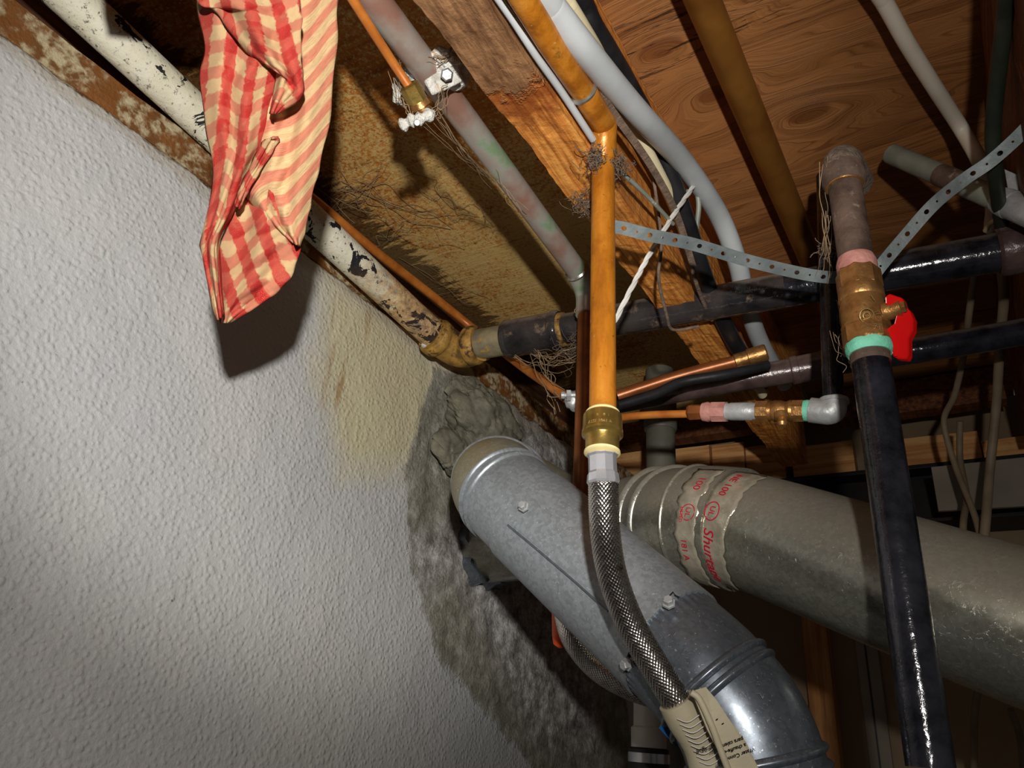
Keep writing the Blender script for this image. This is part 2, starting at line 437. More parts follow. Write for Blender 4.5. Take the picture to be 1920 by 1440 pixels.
def m_amber():
    k = N('amber_copper'); v = k.co()
    n = k.noise(k.co('Object', (1, 1, .2)), 60, 5, .65); b = k.noise(v, 26, 5, .6)
    col = k.ramp(n, [(.3, (150, 88, 20)), (.5, (188, 116, 30)), (.7, (206, 138, 52))])
    col = k.mix(k.math('MULTIPLY', k.step(b, .5, .64), .6), col, (146, 84, 22))
    col = k.mix(k.math('MULTIPLY', k.step(k.noise(v, 44, 5, .7), .6, .7), .7), col, (104, 78, 34))
    col = k.mix(k.math('MULTIPLY', k.step(k.noise(v, 200, 3, .7), .66, .72), .6), col, (90, 50, 16))
    col = k.mix(k.math('MULTIPLY', k.step(k.noise(v, 150, 3, .7), .68, .74), .5), col, (226, 186, 120))
    return k.out(col, .34, .25, k.bump(k.noise(v, 110, 5, .65), .0006), .5)

def m_text(name, c): return simple(name, c, c, rough=.5)

MAT = {}
KN = []
for (px, py, a, rx, ry) in ((1238, 92, .085, .060, .030), (1335, 178, .07, .042, .026), (1515, 212, .085, .060, .030)):
    p = onz(px, py, .66); KN.append((p.x, p.y, a, rx, ry))
MAT['wall'] = m_wall(); MAT['ply'] = m_ply(KN); MAT['mottle'] = m_mottle()
MAT['joist'] = m_wood('joist_fir', (134, 74, 28), (190, 118, 50), (216, 150, 74), 52, 1, 1.2, bark=onz(985, 150, .46).y)
MAT['joist2'] = m_wood('old_joist', (60, 30, 14), (96, 54, 28), (124, 76, 42), 20, 1, 1.2)
MAT['lumber'] = m_wood('framing_lumber', (170, 112, 62), (212, 152, 94), (226, 176, 116), 16, 0, 1.0)
MAT['stud'] = m_wood('stud_lumber', (136, 88, 46), (184, 126, 72), (204, 148, 90), 22, 2, 1.0)
MAT['rim'] = simple('shaded_rim_board', (60, 34, 18), (104, 64, 34), 30, .7, bumpd=.0015, stretch=(2, .4, 4))  # board colour darkened to stand in for shadow in the gap above the sill
MAT['sill'] = simple('rusty_painted_sill', (112, 72, 32), (186, 172, 138), 90, .7, bumpd=.0015, lo=.42, hi=.58, c3=(122, 74, 26), c3lo=.46, c3hi=.6, c3scale=30)
MAT['copper'] = m_amber()
MAT['copperdull'] = simple('dull_copper', (112, 70, 26), (138, 92, 38), 14, .4, .35, .0003, spec=.4)
MAT['copperbrown'] = simple('brown_copper', (122, 68, 34), (158, 94, 50), 24, .38, .45, .0003)
MAT['patina'] = simple('patina_copper', (160, 120, 104), (176, 176, 168), 16, .38, .35, .0005, 6, .38, .62, c3=(140, 168, 132), c3lo=.54, c3hi=.66, c3scale=16)
MAT['tubing'] = simple('copper_tubing', (168, 92, 32), (200, 124, 52), 40, .4, .15, .0002)
MAT['iron'] = simple('black_iron', (20, 21, 26), (46, 46, 54), 50, .40, .15, .0005, 5, spec=.6, c3=(86, 66, 50), c3lo=.68, c3hi=.74, c3scale=30, dust=(96, 86, 78))
MAT['irondust'] = simple('dusty_black_iron', (30, 29, 32), (68, 62, 60), 22, .42, .1, .0009, 6, spec=.5, c3=(120, 100, 82), c3lo=.6, c3hi=.72, c3scale=40, dust=(128, 112, 98))
MAT['ironbrown'] = simple('brown_dusty_iron', (62, 46, 38), (104, 84, 72), 40, .7, .1, .0012, 6, c3=(140, 122, 106), c3lo=.58, c3hi=.72, c3scale=90)
MAT['ironcrust'] = simple('yellow_crusted_iron', (110, 82, 40), (190, 146, 68), 60, .6, .2, .0012, 6, c3=(70, 52, 34), c3lo=.52, c3hi=.62, c3scale=50)
MAT['ironolive'] = simple('olive_iron', (112, 104, 84), (146, 134, 104), 50, .55, .15, .001, 6, c3=(170, 130, 54), c3lo=.6, c3hi=.66, c3scale=90)
MAT['ironpurple'] = simple('purple_brown_iron', (56, 42, 42), (96, 78, 74), 30, .55, .1, .001, 6, dust=(120, 104, 92))
MAT['dust'] = simple('dust_felt', (84, 70, 58), (120, 104, 88), 150, .95, 0, .002)
MAT['brass'] = simple('bright_brass', (156, 126, 60), (196, 164, 90), 60, .26, .85, .0002)
MAT['brassold'] = simple('forged_brass', (150, 106, 60), (190, 142, 86), 80, .38, .75, .0006, c3=(120, 84, 50), c3lo=.6, c3hi=.7)
MAT['brassdk'] = simple('brass_letters', (206, 176, 110), (220, 190, 130), rough=.3, metal=.8)
MAT['cream'] = simple('cream_plastic', (214, 198, 140), (226, 210, 154), 30, .4)
MAT['chrome'] = simple('chrome', (190, 191, 195), (215, 215, 220), 40, .2, .7, .0001)
MAT['braid'] = simple('stainless_braid', (186, 180, 174), (222, 218, 212), 60, .24, 1.0, .0001, c3=(150, 110, 70), c3lo=.66, c3hi=.76, c3scale=22)
MAT['galv'] = m_galv('galvanised_near', (156, 163, 168), .0, .40, .55)
MAT['galvwarm'] = m_galv('galvanised_yellowed', (150, 152, 142), .6, .46, .4)
MAT['galvdk'] = m_galv('galvanised_smooth', (118, 126, 136), 0, .32, .7)
MAT['galvold'] = m_galv('galvanised_old', (158, 158, 148), .25, .30, .75, crust=.4, dust=.65)
MAT['zinc'] = simple('zinc_fitting', (160, 162, 162), (190, 192, 192), 60, .45, .35, .0006)
MAT['strap'] = simple('strap_steel', (112, 122, 124), (140, 148, 148), 50, .5, .55, .0003)
MAT['flake'] = m_flake()
MAT['crust'] = simple('mineral_crust', (176, 172, 160), (226, 226, 220), 120, .85, 0, .003, 6, c3=(190, 140, 84), c3lo=.58, c3hi=.66, c3scale=50)
MAT['solder'] = simple('solder', (150, 146, 136), (200, 198, 190), 60, .35, .8)
MAT['cablegrey'] = simple('grey_sheath', (162, 166, 168), (184, 188, 190), 12, .38, 0, .0004, c3=(120, 118, 116), c3lo=.68, c3hi=.76, c3scale=60)
MAT['cablecream'] = simple('cream_sheath', (196, 184, 146), (216, 204, 168), 14, .5)
MAT['cablewhite'] = simple('white_sheath', (196, 186, 168), (214, 204, 188), 10, .45, c3=(90, 76, 64), c3lo=.7, c3hi=.74, c3scale=50)
MAT['cableblack'] = simple('black_sheath', (22, 22, 24), (38, 38, 40), 30, .4, spec=.5)
MAT['cablegreen'] = simple('dark_green_sheath', (26, 32, 24), (44, 50, 38), 30, .5)
MAT['cabletan'] = simple('tan_sheath', (110, 96, 76), (138, 122, 98), 20, .6)
MAT['cabledust'] = simple('dusty_brown_strap', (84, 68, 56), (118, 98, 82), 90, .85, 0, .0016)
MAT['conduit'] = simple('grey_conduit', (116, 122, 112), (146, 150, 138), 30, .5, .2, c3=(196, 196, 190), c3lo=.62, c3hi=.66, c3scale=30)
MAT['pvcgrey'] = simple('grey_pipe', (84, 84, 74), (104, 102, 90), 20, .55)
MAT['pvcwhite'] = simple('white_pvc', (184, 180, 168), (204, 200, 190), 20, .4)
MAT['rubber'] = simple('black_rubber', (14, 14, 14), (26, 26, 26), 30, .5)
MAT['red'] = simple('red_vinyl', (200, 8, 10), (220, 14, 14), 20, .3, spec=.5)
MAT['orange'] = simple('orange_vinyl', (226, 78, 26), (236, 92, 36), 20, .35)
MAT['teal'] = simple('teal_thread_sealant', (104, 190, 160), (130, 214, 184), 80, .7, 0, .001)
MAT['pink'] = simple('pink_flux_stain', (170, 112, 104), (196, 140, 128), 80, .7, 0, .001)
MAT['paper'] = simple('tan_paper_label', (166, 156, 130), (190, 180, 154), 20, .55, 0, .0008)
MAT['blue'] = simple('blue_tag_card', (14, 72, 130), (22, 88, 150), 20, .5)
MAT['ink'] = m_text('black_ink', (20, 20, 22)); MAT['redink'] = m_text('red_ink', (186, 14, 46))
MAT['tape'] = simple('clear_foil_tape', (158, 150, 132), (196, 188, 168), 50, .16, .35, .0014, spec=.8, bscale=70)
MAT['panel'] = simple('brown_hardboard', (132, 110, 84), (152, 130, 102), 5, .7)
MAT['drywall'] = simple('grey_board', (128, 118, 106), (150, 140, 128), 8, .8)
MAT['steelbeam'] = simple('black_steel', (16, 16, 18), (28, 28, 30), 20, .5, .1, spec=.3)
MAT['web'] = simple('cobweb', (120, 98, 70), (156, 134, 104), 50, .9)
MAT['floor'] = simple('concrete_floor', (86, 82, 76), (110, 106, 100), 6, .8)
MAT['cloth'] = m_cloth()
MAT['mortar'] = simple('mortar', (84, 82, 70), (128, 124, 106), 34, .85, 0, .004, 7, .34, .66, c3=(156, 152, 138), c3lo=.62, c3hi=.72, c3scale=40, bscale=40)
MAT['fleck'] = simple('white_filler', (190, 188, 180), (214, 212, 206), 50, .8)

# ------------------------------------------------------------------ structure
XW = -0.62; WT = 0.497; ZS = 0.66; JB = 0.46
def poly_sd(Yv, Zv, poly):
    """signed distance, positive inside"""
    n = len(poly); dmin = np.full(Yv.shape, 1e9); ins = np.zeros(Yv.shape, bool)
    for i in range(n):
        a = poly[i]; b = poly[(i + 1) % n]; e = (b[0] - a[0], b[1] - a[1])
        wy = Yv - a[0]; wz = Zv - a[1]; t = np.clip((wy * e[0] + wz * e[1]) / (e[0] ** 2 + e[1] ** 2), 0, 1)
        dmin = np.minimum(dmin, np.hypot(wy - e[0] * t, wz - e[1] * t))
        c = ((a[1] <= Zv) & (b[1] > Zv)) | ((b[1] <= Zv) & (a[1] > Zv))
        with np.errstate(divide='ignore', invalid='ignore'):
            xc = a[0] + (Zv - a[1]) / (b[1] - a[1] + 1e-12) * e[0]
        ins ^= c & (Yv < xc)
    return np.where(ins, dmin, -dmin)
def wpoly(pp): return [(onx(a, b, XW).y, onx(a, b, XW).z) for a, b in pp]
def build_wall():
    ys = np.concatenate([np.arange(-.6, .1, .03), np.arange(.1, 1.3, .0042), np.arange(1.3, 1.621, .012)])
    zs = np.concatenate([np.arange(0, 1.2, .04), np.arange(1.2, Z0 + WT, .0042), [Z0 + WT]])
    Yv, Zv = np.meshgrid(ys, zs)
    sc = poly_sd(Yv, Zv, wpoly([(810, 700), (900, 700), (1000, 790), (1075, 860), (1120, 900), (1190, 1450), (1010, 1450), (820, 1230), (770, 1040), (760, 880)]))
    mo = np.clip(.5 + sc / .05, 0, 1)
    up = poly_sd(Yv, Zv, wpoly([(980, 780), (1100, 870), (1130, 1440), (1000, 1400), (850, 1060), (800, 1120), (770, 1020), (960, 900)]))
    scr = np.clip(.5 + up / .05, 0, 1)
    ye = np.clip(.45 + poly_sd(Yv, Zv, wpoly([(600, 480), (720, 560), (860, 700), (800, 900), (640, 900), (580, 700)])) / .09, 0, 1)
    dr = np.clip(.6 + poly_sd(Yv, Zv, wpoly([(636, 560), (690, 580), (668, 700), (650, 760), (610, 760)])) / .02, 0, 1)
    dr = np.maximum(dr, .55 * np.clip(.6 + poly_sd(Yv, Zv, wpoly([(212, 340), (226, 338), (186, 480), (172, 480)])) / .01, 0, 1))
    ed = np.clip(1 - (Z0 + WT - Zv) / .05, 0, 1)
    X = np.full(Yv.shape, XW)
    X += .0022 * fbm(Yv, Zv, 9, 4, 1) + .0006 * fbm(Yv, Zv, 60, 2, 9)
    X += mo * (.006 * fbm(Yv, Zv, 16, 5, 20) - .002) + .006 * mo * np.abs(fbm(Yv, Zv, 30, 4, 40))
    # ragged, broken top edge
    rag = (.006 + .012 * np.clip(mo, 0, 1)) * fbm(ys[None, :], ys[None, :] * 0, 28, 5, 60)
    k = np.clip((Zv - (Z0 + WT - .05)) / .05, 0, 1)
    Zv = Zv + k * rag
    X -= .004 * ed ** 3
    n, m = Yv.shape
    verts = np.stack([X, Yv, Zv], -1).reshape(-1, 3)
    i = np.arange(n * m).reshape(n, m)
    f = np.stack([i[:-1, :-1], i[:-1, 1:], i[1:, 1:], i[1:, :-1]], -1).reshape(-1, 4)
    # top shelf and back give the wall thickness
    b0 = len(verts); back = [(XW - .2, ys[0], 0), (XW - .2, ys[-1], 0), (XW - .2, ys[-1], Z0 + WT), (XW - .2, ys[0], Z0 + WT)]
    allv = [tuple(v) for v in verts] + back
    fs = [tuple(int(q) for q in x) for x in f]
    top = [int(q) for q in i[-1, :]]
    fs.append(tuple(top + [b0 + 2, b0 + 3])); fs.append((b0, b0 + 3, b0 + 2, b0 + 1))
    me = bpy.data.meshes.new('wall_left'); me.from_pydata(allv, [], fs)
    for nm, arr in (('mortar', mo), ('scrape', scr), ('yellow', ye), ('drip', dr), ('edge', ed)):
        a = me.attributes.new(nm, 'FLOAT', 'POINT'); a.data.foreach_set('value', np.concatenate([arr.ravel(), np.zeros(4)]).astype(np.float32))
    me.polygons.foreach_set('use_smooth', [True] * (len(fs) - 2) + [False] * 2)
    me.materials.append(MAT['wall'])
    o = bpy.data.objects.new('wall_left', me); C.objects.link(o); o['kind'] = 'structure'
    return o
wall = build_wall()
tag(box('floor', (XW - .2, -.6, -Z0 - .08), (1.3, 1.8, -Z0), MAT['floor'], bev=0), kind='structure')
ceil = bpy.data.objects.new('ceiling', None); C.objects.link(ceil); ceil.location = V(-.2, .6, ZS); ceil['kind'] = 'structure'
box('plywood_panel', (-.245, -.25, ZS), (.108, 1.62, ZS + .018), MAT['ply'], ceil, .001)
box('plywood_panel', (-.74, -.25, ZS + .0005), (-.249, 1.62, ZS + .018), MAT['mottle'], ceil, .001)
box('plywood_panel', (.112, -.25, ZS), (1.3, 1.62, ZS + .018), MAT['ply'], ceil, .001)
tag(beam('trim_1', (XW - .11, -.25, WT + .004), (XW - .006, 1.6, WT + .042), MAT['sill'], amp=.0012, n=120), kind='structure')
tag(beam('trim_2', (-.752, -.25, WT + .043), (-.712, 1.6, ZS - .001), MAT['rim'], amp=.001), kind='structure')

def joist(x0, x1, mat, label, bay, y1=1.3):
    r = empty('floor_joist', V((x0 + x1) / 2, .6, JB), label, 'joist')
    beam('beam', (x0, -.25, JB), (x1, y1, ZS - .001), mat, r, n=220, amp=.0016)
    return r
j1 = joist(-.2725, -.228, MAT['joist'], 'amber fir floor joist with peeled grain above the amber pipe', 1)
joist(.089, .134, MAT['joist2'], 'dark brown floor joist at the right edge behind the dark green cable', 1)
joist(.45, .495, MAT['joist2'], 'floor joist out of sight past the right-hand bay', 1)

# back wall: hardboard, studs, plate, black beam
YB = 1.6
tag(box('wall_back', (XW - .2, YB, -Z0), (1.3, YB + .02, ZS), MAT['panel'], bev=0), kind='structure')
def backbox(name, x0, x1, z0, z1, depth, mat, parent=None, y=YB, bev=.002):
    return box(name, (x0, y - depth, z0), (x1, y - .0005, z1), mat, parent, bev)
a = ony(1545, 1350, YB - .045); st = empty('wall_stud', V(a.x, YB, -Z0), 'bare orange-brown wall stud below the old duct, notched near its foot', 'stud')
backbox('stud_body', a.x - .024, a.x + .020, -Z0, .36, .045, MAT['stud'], st)
backbox('stud_shim', a.x - .030, a.x - .0245, -Z0, .02, .03, MAT['stud'], st)
a = ony(1640, 1350, YB - .02); sb = empty('white_batten', V(a.x, YB, -Z0), 'off-white plastic batten with black print beside the orange-brown stud', 'batten')
backbox('strip', a.x - .019, a.x + .019, -Z0, .40, .012, MAT['drywall'], sb)
backbox('groove', a.x - .003, a.x + .0, -.02, .26, .0132, MAT['ink'], sb, bev=0)
backbox('dark_label', a.x - .006, a.x + .006, -.25, -.085, .0132, MAT['ink'], sb, bev=0)
# plate blocks (each one its own board)
YP = 1.5
blocks = [(1150, 1215, 838, 878), (1262, 1330, 838, 872), (1335, 1395, 832, 870), (1398, 1470, 834, 868), (1484, 1600, 832, 866), (1690, 1838, 815, 858), (1842, 1990, 818, 862)]
BT = ony(1760, 866, 1.47).z - Z0
blab = ['pale wood block left of the grey vertical pipe', 'wood block just right of the grey vertical pipe', 'second wood block right of the grey vertical pipe',
        'dark stained wood block under the small brass valve', 'pale sawn wood block left of the black gas riser', 'long pale wood block right of the black gas riser', 'orange wood block at the far right behind the hanging tan cables']
for (a, b, c, d), lb in zip(blocks, blab):
    p0 = ony(a, (c + d) / 2, YP); p1 = ony(b, (c + d) / 2, YP); zt = max(ony((a + b) / 2, c, YP).z - Z0, BT + .03); zb = BT
    t = beam('wood_block', (p0.x, YP, zb), (p1.x, YP + .04, zt), MAT['lumber'], None, n=8, amp=.001, axis=0)
    tag(t, lb, 'block', 'wood blocks along the top of the back wall')
zt = BT - .0005; zb = BT - .10
sbm = empty('steel_beam', V(0, 1.44, zb), 'black steel beam running under the row of wood blocks', 'beam')
box('flange', (XW + .14, 1.47, zt - .008), (1.3, 1.56, zt), MAT['steelbeam'], sbm, .001)
box('web', (XW + .14, 1.515, zb), (1.3, 1.525, zt - .008), MAT['steelbeam'], sbm, .001)
box('flange', (XW + .14, 1.47, zb - .008), (1.3, 1.56, zb), MAT['steelbeam'], sbm, .001)
# cross bridging and dark boards in the far part of the bay
for k, (x0, x1, y, z0, z1, lb) in enumerate([(-.226, .086, 1.44, .59, .655, 'dark bridging board between the joists, far down the right bay'),
                                            (-.708, -.2735, 1.44, .60, .655, 'dark bridging board between the joists, beyond the white wall')]):
    tag(beam('bridging_board', (x0, y, z0), (x1, y + .038, z1), MAT['joist2'], None, n=12, amp=.001, axis=0), lb, 'board')
# white-grey board hung at the right
p0 = P(1746, 872, 1.15); p1 = P(1990, 955, 1.15)
q = [P(1746, 876, 1.15), P(1990, 850, 1.12), P(1990, 945, 1.14), P(1760, 958, 1.17)]
nrm = Vector((-.1, 1, .1)).normalized() * .012
bb = mesh('grey_board', q + [v + nrm for v in q], [(0, 1, 2, 3), (7, 6, 5, 4), (0, 4, 5, 1), (1, 5, 6, 2), (2, 6, 7, 3), (3, 7, 4, 0)], MAT['drywall'], None, None, False)
tag(bb, 'pale grey board behind the tan cables at the right', 'board')

# ------------------------------------------------------------------ mortar lump and rubble round the flue hole
def lump(name, px, py, d, sx, sy, sz, mat, seed, parent=None, amp=.22, sub=(40, 26)):
    c = P(px, py, d); vs_, fs = [], []
    nu, nv = sub
    g = np.random.default_rng(seed); ph = g.uniform(0, 6, (8, 3)); fr = g.uniform(1.5, 7, (8, 3))
    for j in range(nv + 1):
        v = math.pi * j / nv
        for i in range(nu):
            u = 2 * math.pi * i / nu
            n = Vector((math.sin(v) * math.cos(u), math.sin(v) * math.sin(u), math.cos(v)))
            s = sum(math.sin(n.x * fr[q][0] + ph[q][0]) * math.sin(n.y * fr[q][1] + ph[q][1]) * math.sin(n.z * fr[q][2] + ph[q][2]) / (1 + q * .3) for q in range(8))
            rr = 1 + amp * s
            vs_.append(c + Vector((n.x * sx * rr, n.y * sy * rr, n.z * sz * rr)))
    for j in range(nv):
        for i in range(nu):
            a = j * nu + i; b = j * nu + (i + 1) % nu
            fs.append((a, a + nu, b + nu, b))
    return mesh(name, vs_, fs, mat, parent, None, True)
mp = empty('mortar_patch', onx(900, 790, XW), 'lumpy grey-green mortar packed above the flue hole in the white wall', 'mortar')
def rock(name, px, py, d, sx, sy, sz, seed):
    o = lump(name, px, py, d, sx, sy, sz, MAT['mortar'], seed, mp, .10, (120, 80))
    c = P(px, py, d) - off(mp)
    n = len(o.data.vertices); co = np.zeros(n * 3); o.data.vertices.foreach_get('co', co); co = co.reshape(-1, 3)
    q = fbm(co[:, 1] + seed, co[:, 2] + co[:, 0], 22, 6, 70); q2 = np.abs(fbm(co[:, 1] + seed, co[:, 2] + co[:, 0], 40, 4, 90))
    cc = np.array(c); co = cc + (co - cc) * (1 + .28 * q - .10 * (1 - np.minimum(1, q2 * 7)))[:, None]
    o.data.vertices.foreach_set('co', co.ravel()); o.data.update()
    return o
rock('mortar_lump', 908, 796, 1.09, .040, .075, .055, 3)
rock('mortar_lump', 872, 745, 1.09, .022, .045, .030, 5)
rock('mortar_lump', 850, 846, 1.03, .020, .045, .034, 11)

# ------------------------------------------------------------------ flue pipes
RA = .047; RB = .0575
def cut(path, s0, s1):
    L = [0]
    for i in range(1, len(path)): L.append(L[-1] + (path[i] - path[i - 1]).length)
    T = L[-1]
    def pt(s):
        s *= T
        for i in range(1, len(L)):
            if L[i] >= s: return path[i - 1].lerp(path[i], (s - L[i - 1]) / max(1e-9, L[i] - L[i - 1]))
        return path[-1].copy()
    n = max(6, int((s1 - s0) * T / .006)); return [pt(s0 + (s1 - s0) * i / n) for i in range(n + 1)]
def frac(path, p):
    L = [0]; best = (9, 0)
    for i in range(1, len(path)): L.append(L[-1] + (path[i] - path[i - 1]).length)
    for i, q in enumerate(path):
        d = (q - p).length
        if d < best[0]: best = (d, L[i] / L[-1])
    return best[1]
def bead(name, path, s, r, mat, parent, w=.006, h=.003):
    c = cut(path, max(0, s - .003), min(1, s + .003)); m = c[len(c) // 2]; t = (c[-1] - c[0]).normalized()
    pr = [(0, r - .001)] + [(i / 8, r + h * math.sin(math.pi * i / 8)) for i in range(9)] + [(1, r - .001)]
    return lathe(name, m - t * w / 2, m + t * w / 2, pr, mat, parent, 64, True, sharp=60)
def screw(parent, p, nrm, mat=None, r=.0038):
    n = Vector(nrm).normalized(); m = mat or MAT['zinc']
    s = lathe('screw', p - n * .001, p + n * .0055, [(0, r * 1.35), (.3, r * 1.35), (.32, r), (.9, r), (1, r * .8)], m, parent, 6, False)
    return s
def surf(path, px, py, r):
    """point of the tube surface seen through a pixel"""
    d = Vector(_ray(px, py)); best = None
    for i in range(len(path) - 1):
        a = path[i]; b = path[i + 1]
        for k in range(4):
            c = a.lerp(b, k / 4)
            o = Vector((0, 0, Z0)); w = c - o; t = w.dot(d) / d.dot(d); q = o + d * t; dist = (q - c).length
            if dist <= r * 1.02:
                ax = (b - a).normalized(); dn = d.normalized(); e = dist
                h = math.sqrt(max(0, r * r - e * e)); sn = math.sqrt(max(.05, 1 - dn.dot(ax) ** 2))
                pt = q - dn * (h / sn)
                off_ = abs((pt - c).dot(ax))
                if best is None or off_ < best[0]: best = (off_, pt, ((pt - c) - ax * (pt - c).dot(ax)).normalized())
    return best[1], best[2]

# far, old duct (B)
B0 = onx(915, 1025, XW - .03); B0 = Vector((XW - .03, .905, Z0 + .25))
Bp = [B0, P(1180, 985, .895), P(1290, 982, .80), P(1375, 990, .752), P(1450, 1010, .713), P(1690, 1095, .613), P(1920, 1174, .548), P(2300, 1296, .47), P(2300, 1296, .47) + (P(2300, 1296, .47) - P(1920, 1174, .548)).normalized() * .4]
Bs = spline(Bp, 14)
vb = empty('old_flue_duct', P(1450, 1010, .713), 'large old galvanised flue duct with red-printed tape running to the right', 'duct')
s_a = frac(Bs, P(1200, 985, .885)); s_b = frac(Bs, P(1378, 990, .75))
tube('wall_pipe', cut(Bs, 0, s_a), RB - .002, MAT['galvold'], vb, 72)
e1 = s_a + (s_b - s_a) * .30; e2 = s_a + (s_b - s_a) * .42; e3 = s_a + (s_b - s_a) * .72
tube('elbow_gore', cut(Bs, s_a, e1), RB, MAT['galvold'], vb, 72)
tube('elbow_gore', cut(Bs, e1, e3), RB + .003, MAT['galvold'], vb, 72)
tube('elbow_gore', cut(Bs, e3, s_b + .005), RB + .0042, MAT['galvold'], vb, 72)
bead('bead', Bs, e1, RB + .003, MAT['galvold'], vb, .011, .0045)
bead('bead', Bs, e2 + .01, RB + .003, MAT['galvold'], vb, .009, .004)
bead('bead', Bs, e3, RB + .0042, MAT['galvold'], vb, .005, .002)
tube('long_pipe', cut(Bs, s_b - .004, 1), RB, MAT['galvold'], vb, 96)
# tape pieces wrapped on the joint
def wrap_patch(name, path, s0, s1, r, th0, th1, mat, parent, ragged=.0, seed=1, ref=None):
    pts = cut(path, s0, s1); fr = frames(pts); g = random.Random(seed); vs_, fs = [], []
    K = 28; n = len(fr)
    wob0 = [g.uniform(-ragged, ragged) for _ in range(K + 1)]; wob1 = [g.uniform(-ragged, ragged) for _ in range(K + 1)]
    for i, (p, t, a, b) in enumerate(fr):
        tocam = (Vector((0, 0, Z0)) - p); tocam = (tocam - t * tocam.dot(t)).normalized(); side = t.cross(tocam)
        for k in range(K + 1):
            th = math.radians(th0 + (th1 - th0) * k / K)
            w = (wob0[k] * (1 - i / (n - 1)) + wob1[k] * (i / (n - 1)))
            rr = r + .0004 * g.uniform(-1, 1)
            vs_.append(p + t * w + (tocam * math.cos(th) + side * math.sin(th)) * rr)
    for i in range(n - 1):
        for k in range(K):
            a = i * (K + 1) + k; fs.append((a, a + 1, a + K + 2, a + K + 1))
    o = mesh(name, vs_, fs, mat, parent, None, True)
    m = o.modifiers.new('t', 'SOLIDIFY'); m.thickness = .0004; m.offset = 1
    return o
LB = sum((Bs[i] - Bs[i - 1]).length for i in range(1, len(Bs)))
tp1 = wrap_patch('tape', Bs, s_b - .028 / LB, s_b + .0 / LB, RB + .0052, -62, 75, MAT['tape'], vb, .003, 3)
tp2 = wrap_patch('tape', Bs, s_b + .004 / LB, s_b + .034 / LB, RB + .0012, -70, 78, MAT['tape'], vb, .002, 5)
bead('seam', Bs, s_b + .002 / LB, RB + .001, MAT['galvdk'], vb, .004, .0022)

def text_mesh(name, s, size, mapf, mat, parent, shear=0.0, extr=0, subdiv=2):
    cu = bpy.data.curves.new(name, 'FONT'); cu.body = s; cu.size = size; cu.align_x = 'CENTER'; cu.align_y = 'CENTER'; cu.shear = shear
    cu.resolution_u = 3
    ob = bpy.data.objects.new(name, cu); C.objects.link(ob)
    dg = bpy.context.evaluated_depsgraph_get(); me = bpy.data.meshes.new_from_object(ob.evaluated_get(dg))
    bpy.data.objects.remove(ob); bpy.data.curves.remove(cu)
    base = off(parent)
    for v in me.vertices: v.co = mapf(v.co.x, v.co.y) - base
    me.materials.clear(); me.materials.append(mat)
    o = bpy.data.objects.new(name, me); C.objects.link(o); o.parent = parent
    md = o.modifiers.new('t', 'SOLIDIFY'); md.thickness = .0003; md.offset = 0
    return o
def cyl_map(path, s, r, th, rot=0.0):
    """map flat text on a tube: text y -> along axis, x -> around (rot degrees turns it)"""
    c = cut(path, max(0, s - .01), min(1, s + .01)); m = c[len(c) // 2]; t = (c[-1] - c[0]).normalized()
    tocam = (Vector((0, 0, Z0)) - m); tocam = (tocam - t * tocam.dot(t)).normalized(); side = t.cross(tocam)
    ca, sa = math.cos(math.radians(rot)), math.sin(math.radians(rot))
    def f(x, y):
        u = x * ca - y * sa; w = x * sa + y * ca
        a = math.radians(th) + u / r
        return m + t * w + (tocam * math.cos(a) + side * math.sin(a)) * r
    return f
# red print round the tape: (text, axial offset m, angle, size, rotation, shear)
def ringmesh(name, path, s, r, th, rad, wid, mat, parent, sx=1.0):
    f = cyl_map(path, s, r, th); vs_, fs = [], []
    for k in range(25):
        a = 2 * math.pi * k / 24
        for q in (rad - wid, rad): vs_.append(f(math.cos(a) * q * sx, math.sin(a) * q))
    for k in range(24): fs.append((2 * k, 2 * k + 1, 2 * k + 3, 2 * k + 2))
    o = mesh(name, vs_, fs, mat, parent, None, False); m = o.modifiers.new('t', 'SOLIDIFY'); m.thickness = .0003; return o
RT = RB + .0058
for (s, ax, th, size, rot, sh) in [('100', -.013, 38, .012, 0, 0), ('LISTED', -.021, 6, .0052, 0, 0), ('UL', -.013, 8, .0085, 0, 0), ('181 A', -.017, -26, .0095, 0, 0)]:
    text_mesh('red_print', s, size, cyl_map(Bs, s_b + ax / LB, RT, -th, 0), MAT['redink'], tp1, sh)
ringmesh('red_print', Bs, s_b - .013 / LB, RT, -8, .0085, .0009, MAT['redink'], tp1)
RT2 = RB + .0026
for (s, ax, th, size, rot, sh) in [('NE 100', .016, 42, .011, 0, 0), ('UL', .014, 10, .0085, 0, 0), ('Shurtape', .015, -34, .0165, 0, .2)]:
    text_mesh('red_print', s, size, cyl_map(Bs, s_b + ax / LB, RT2, -th, 0), MAT['redink'], tp2, sh)
ringmesh('red_print', Bs, s_b + .014 / LB, RT2, -10, .0085, .0009, MAT['redink'], tp2, 1.15)
# crumpled collar where it meets the wall
def collar_rf(h, th): return .005 * math.sin(th * 5 + 1) + .004 * math.sin(th * 11 + 2)
t0 = (Bs[6] - Bs[0]).normalized()
cw = B0 + t0 * .034
lathe('wall_collar', cw - t0 * .012, cw + t0 * .030, [(0, RB + .012), (.3, RB + .006), (.7, RB + .001), (1, RB)], MAT['galvdk'], vb, 56, True, collar_rf)

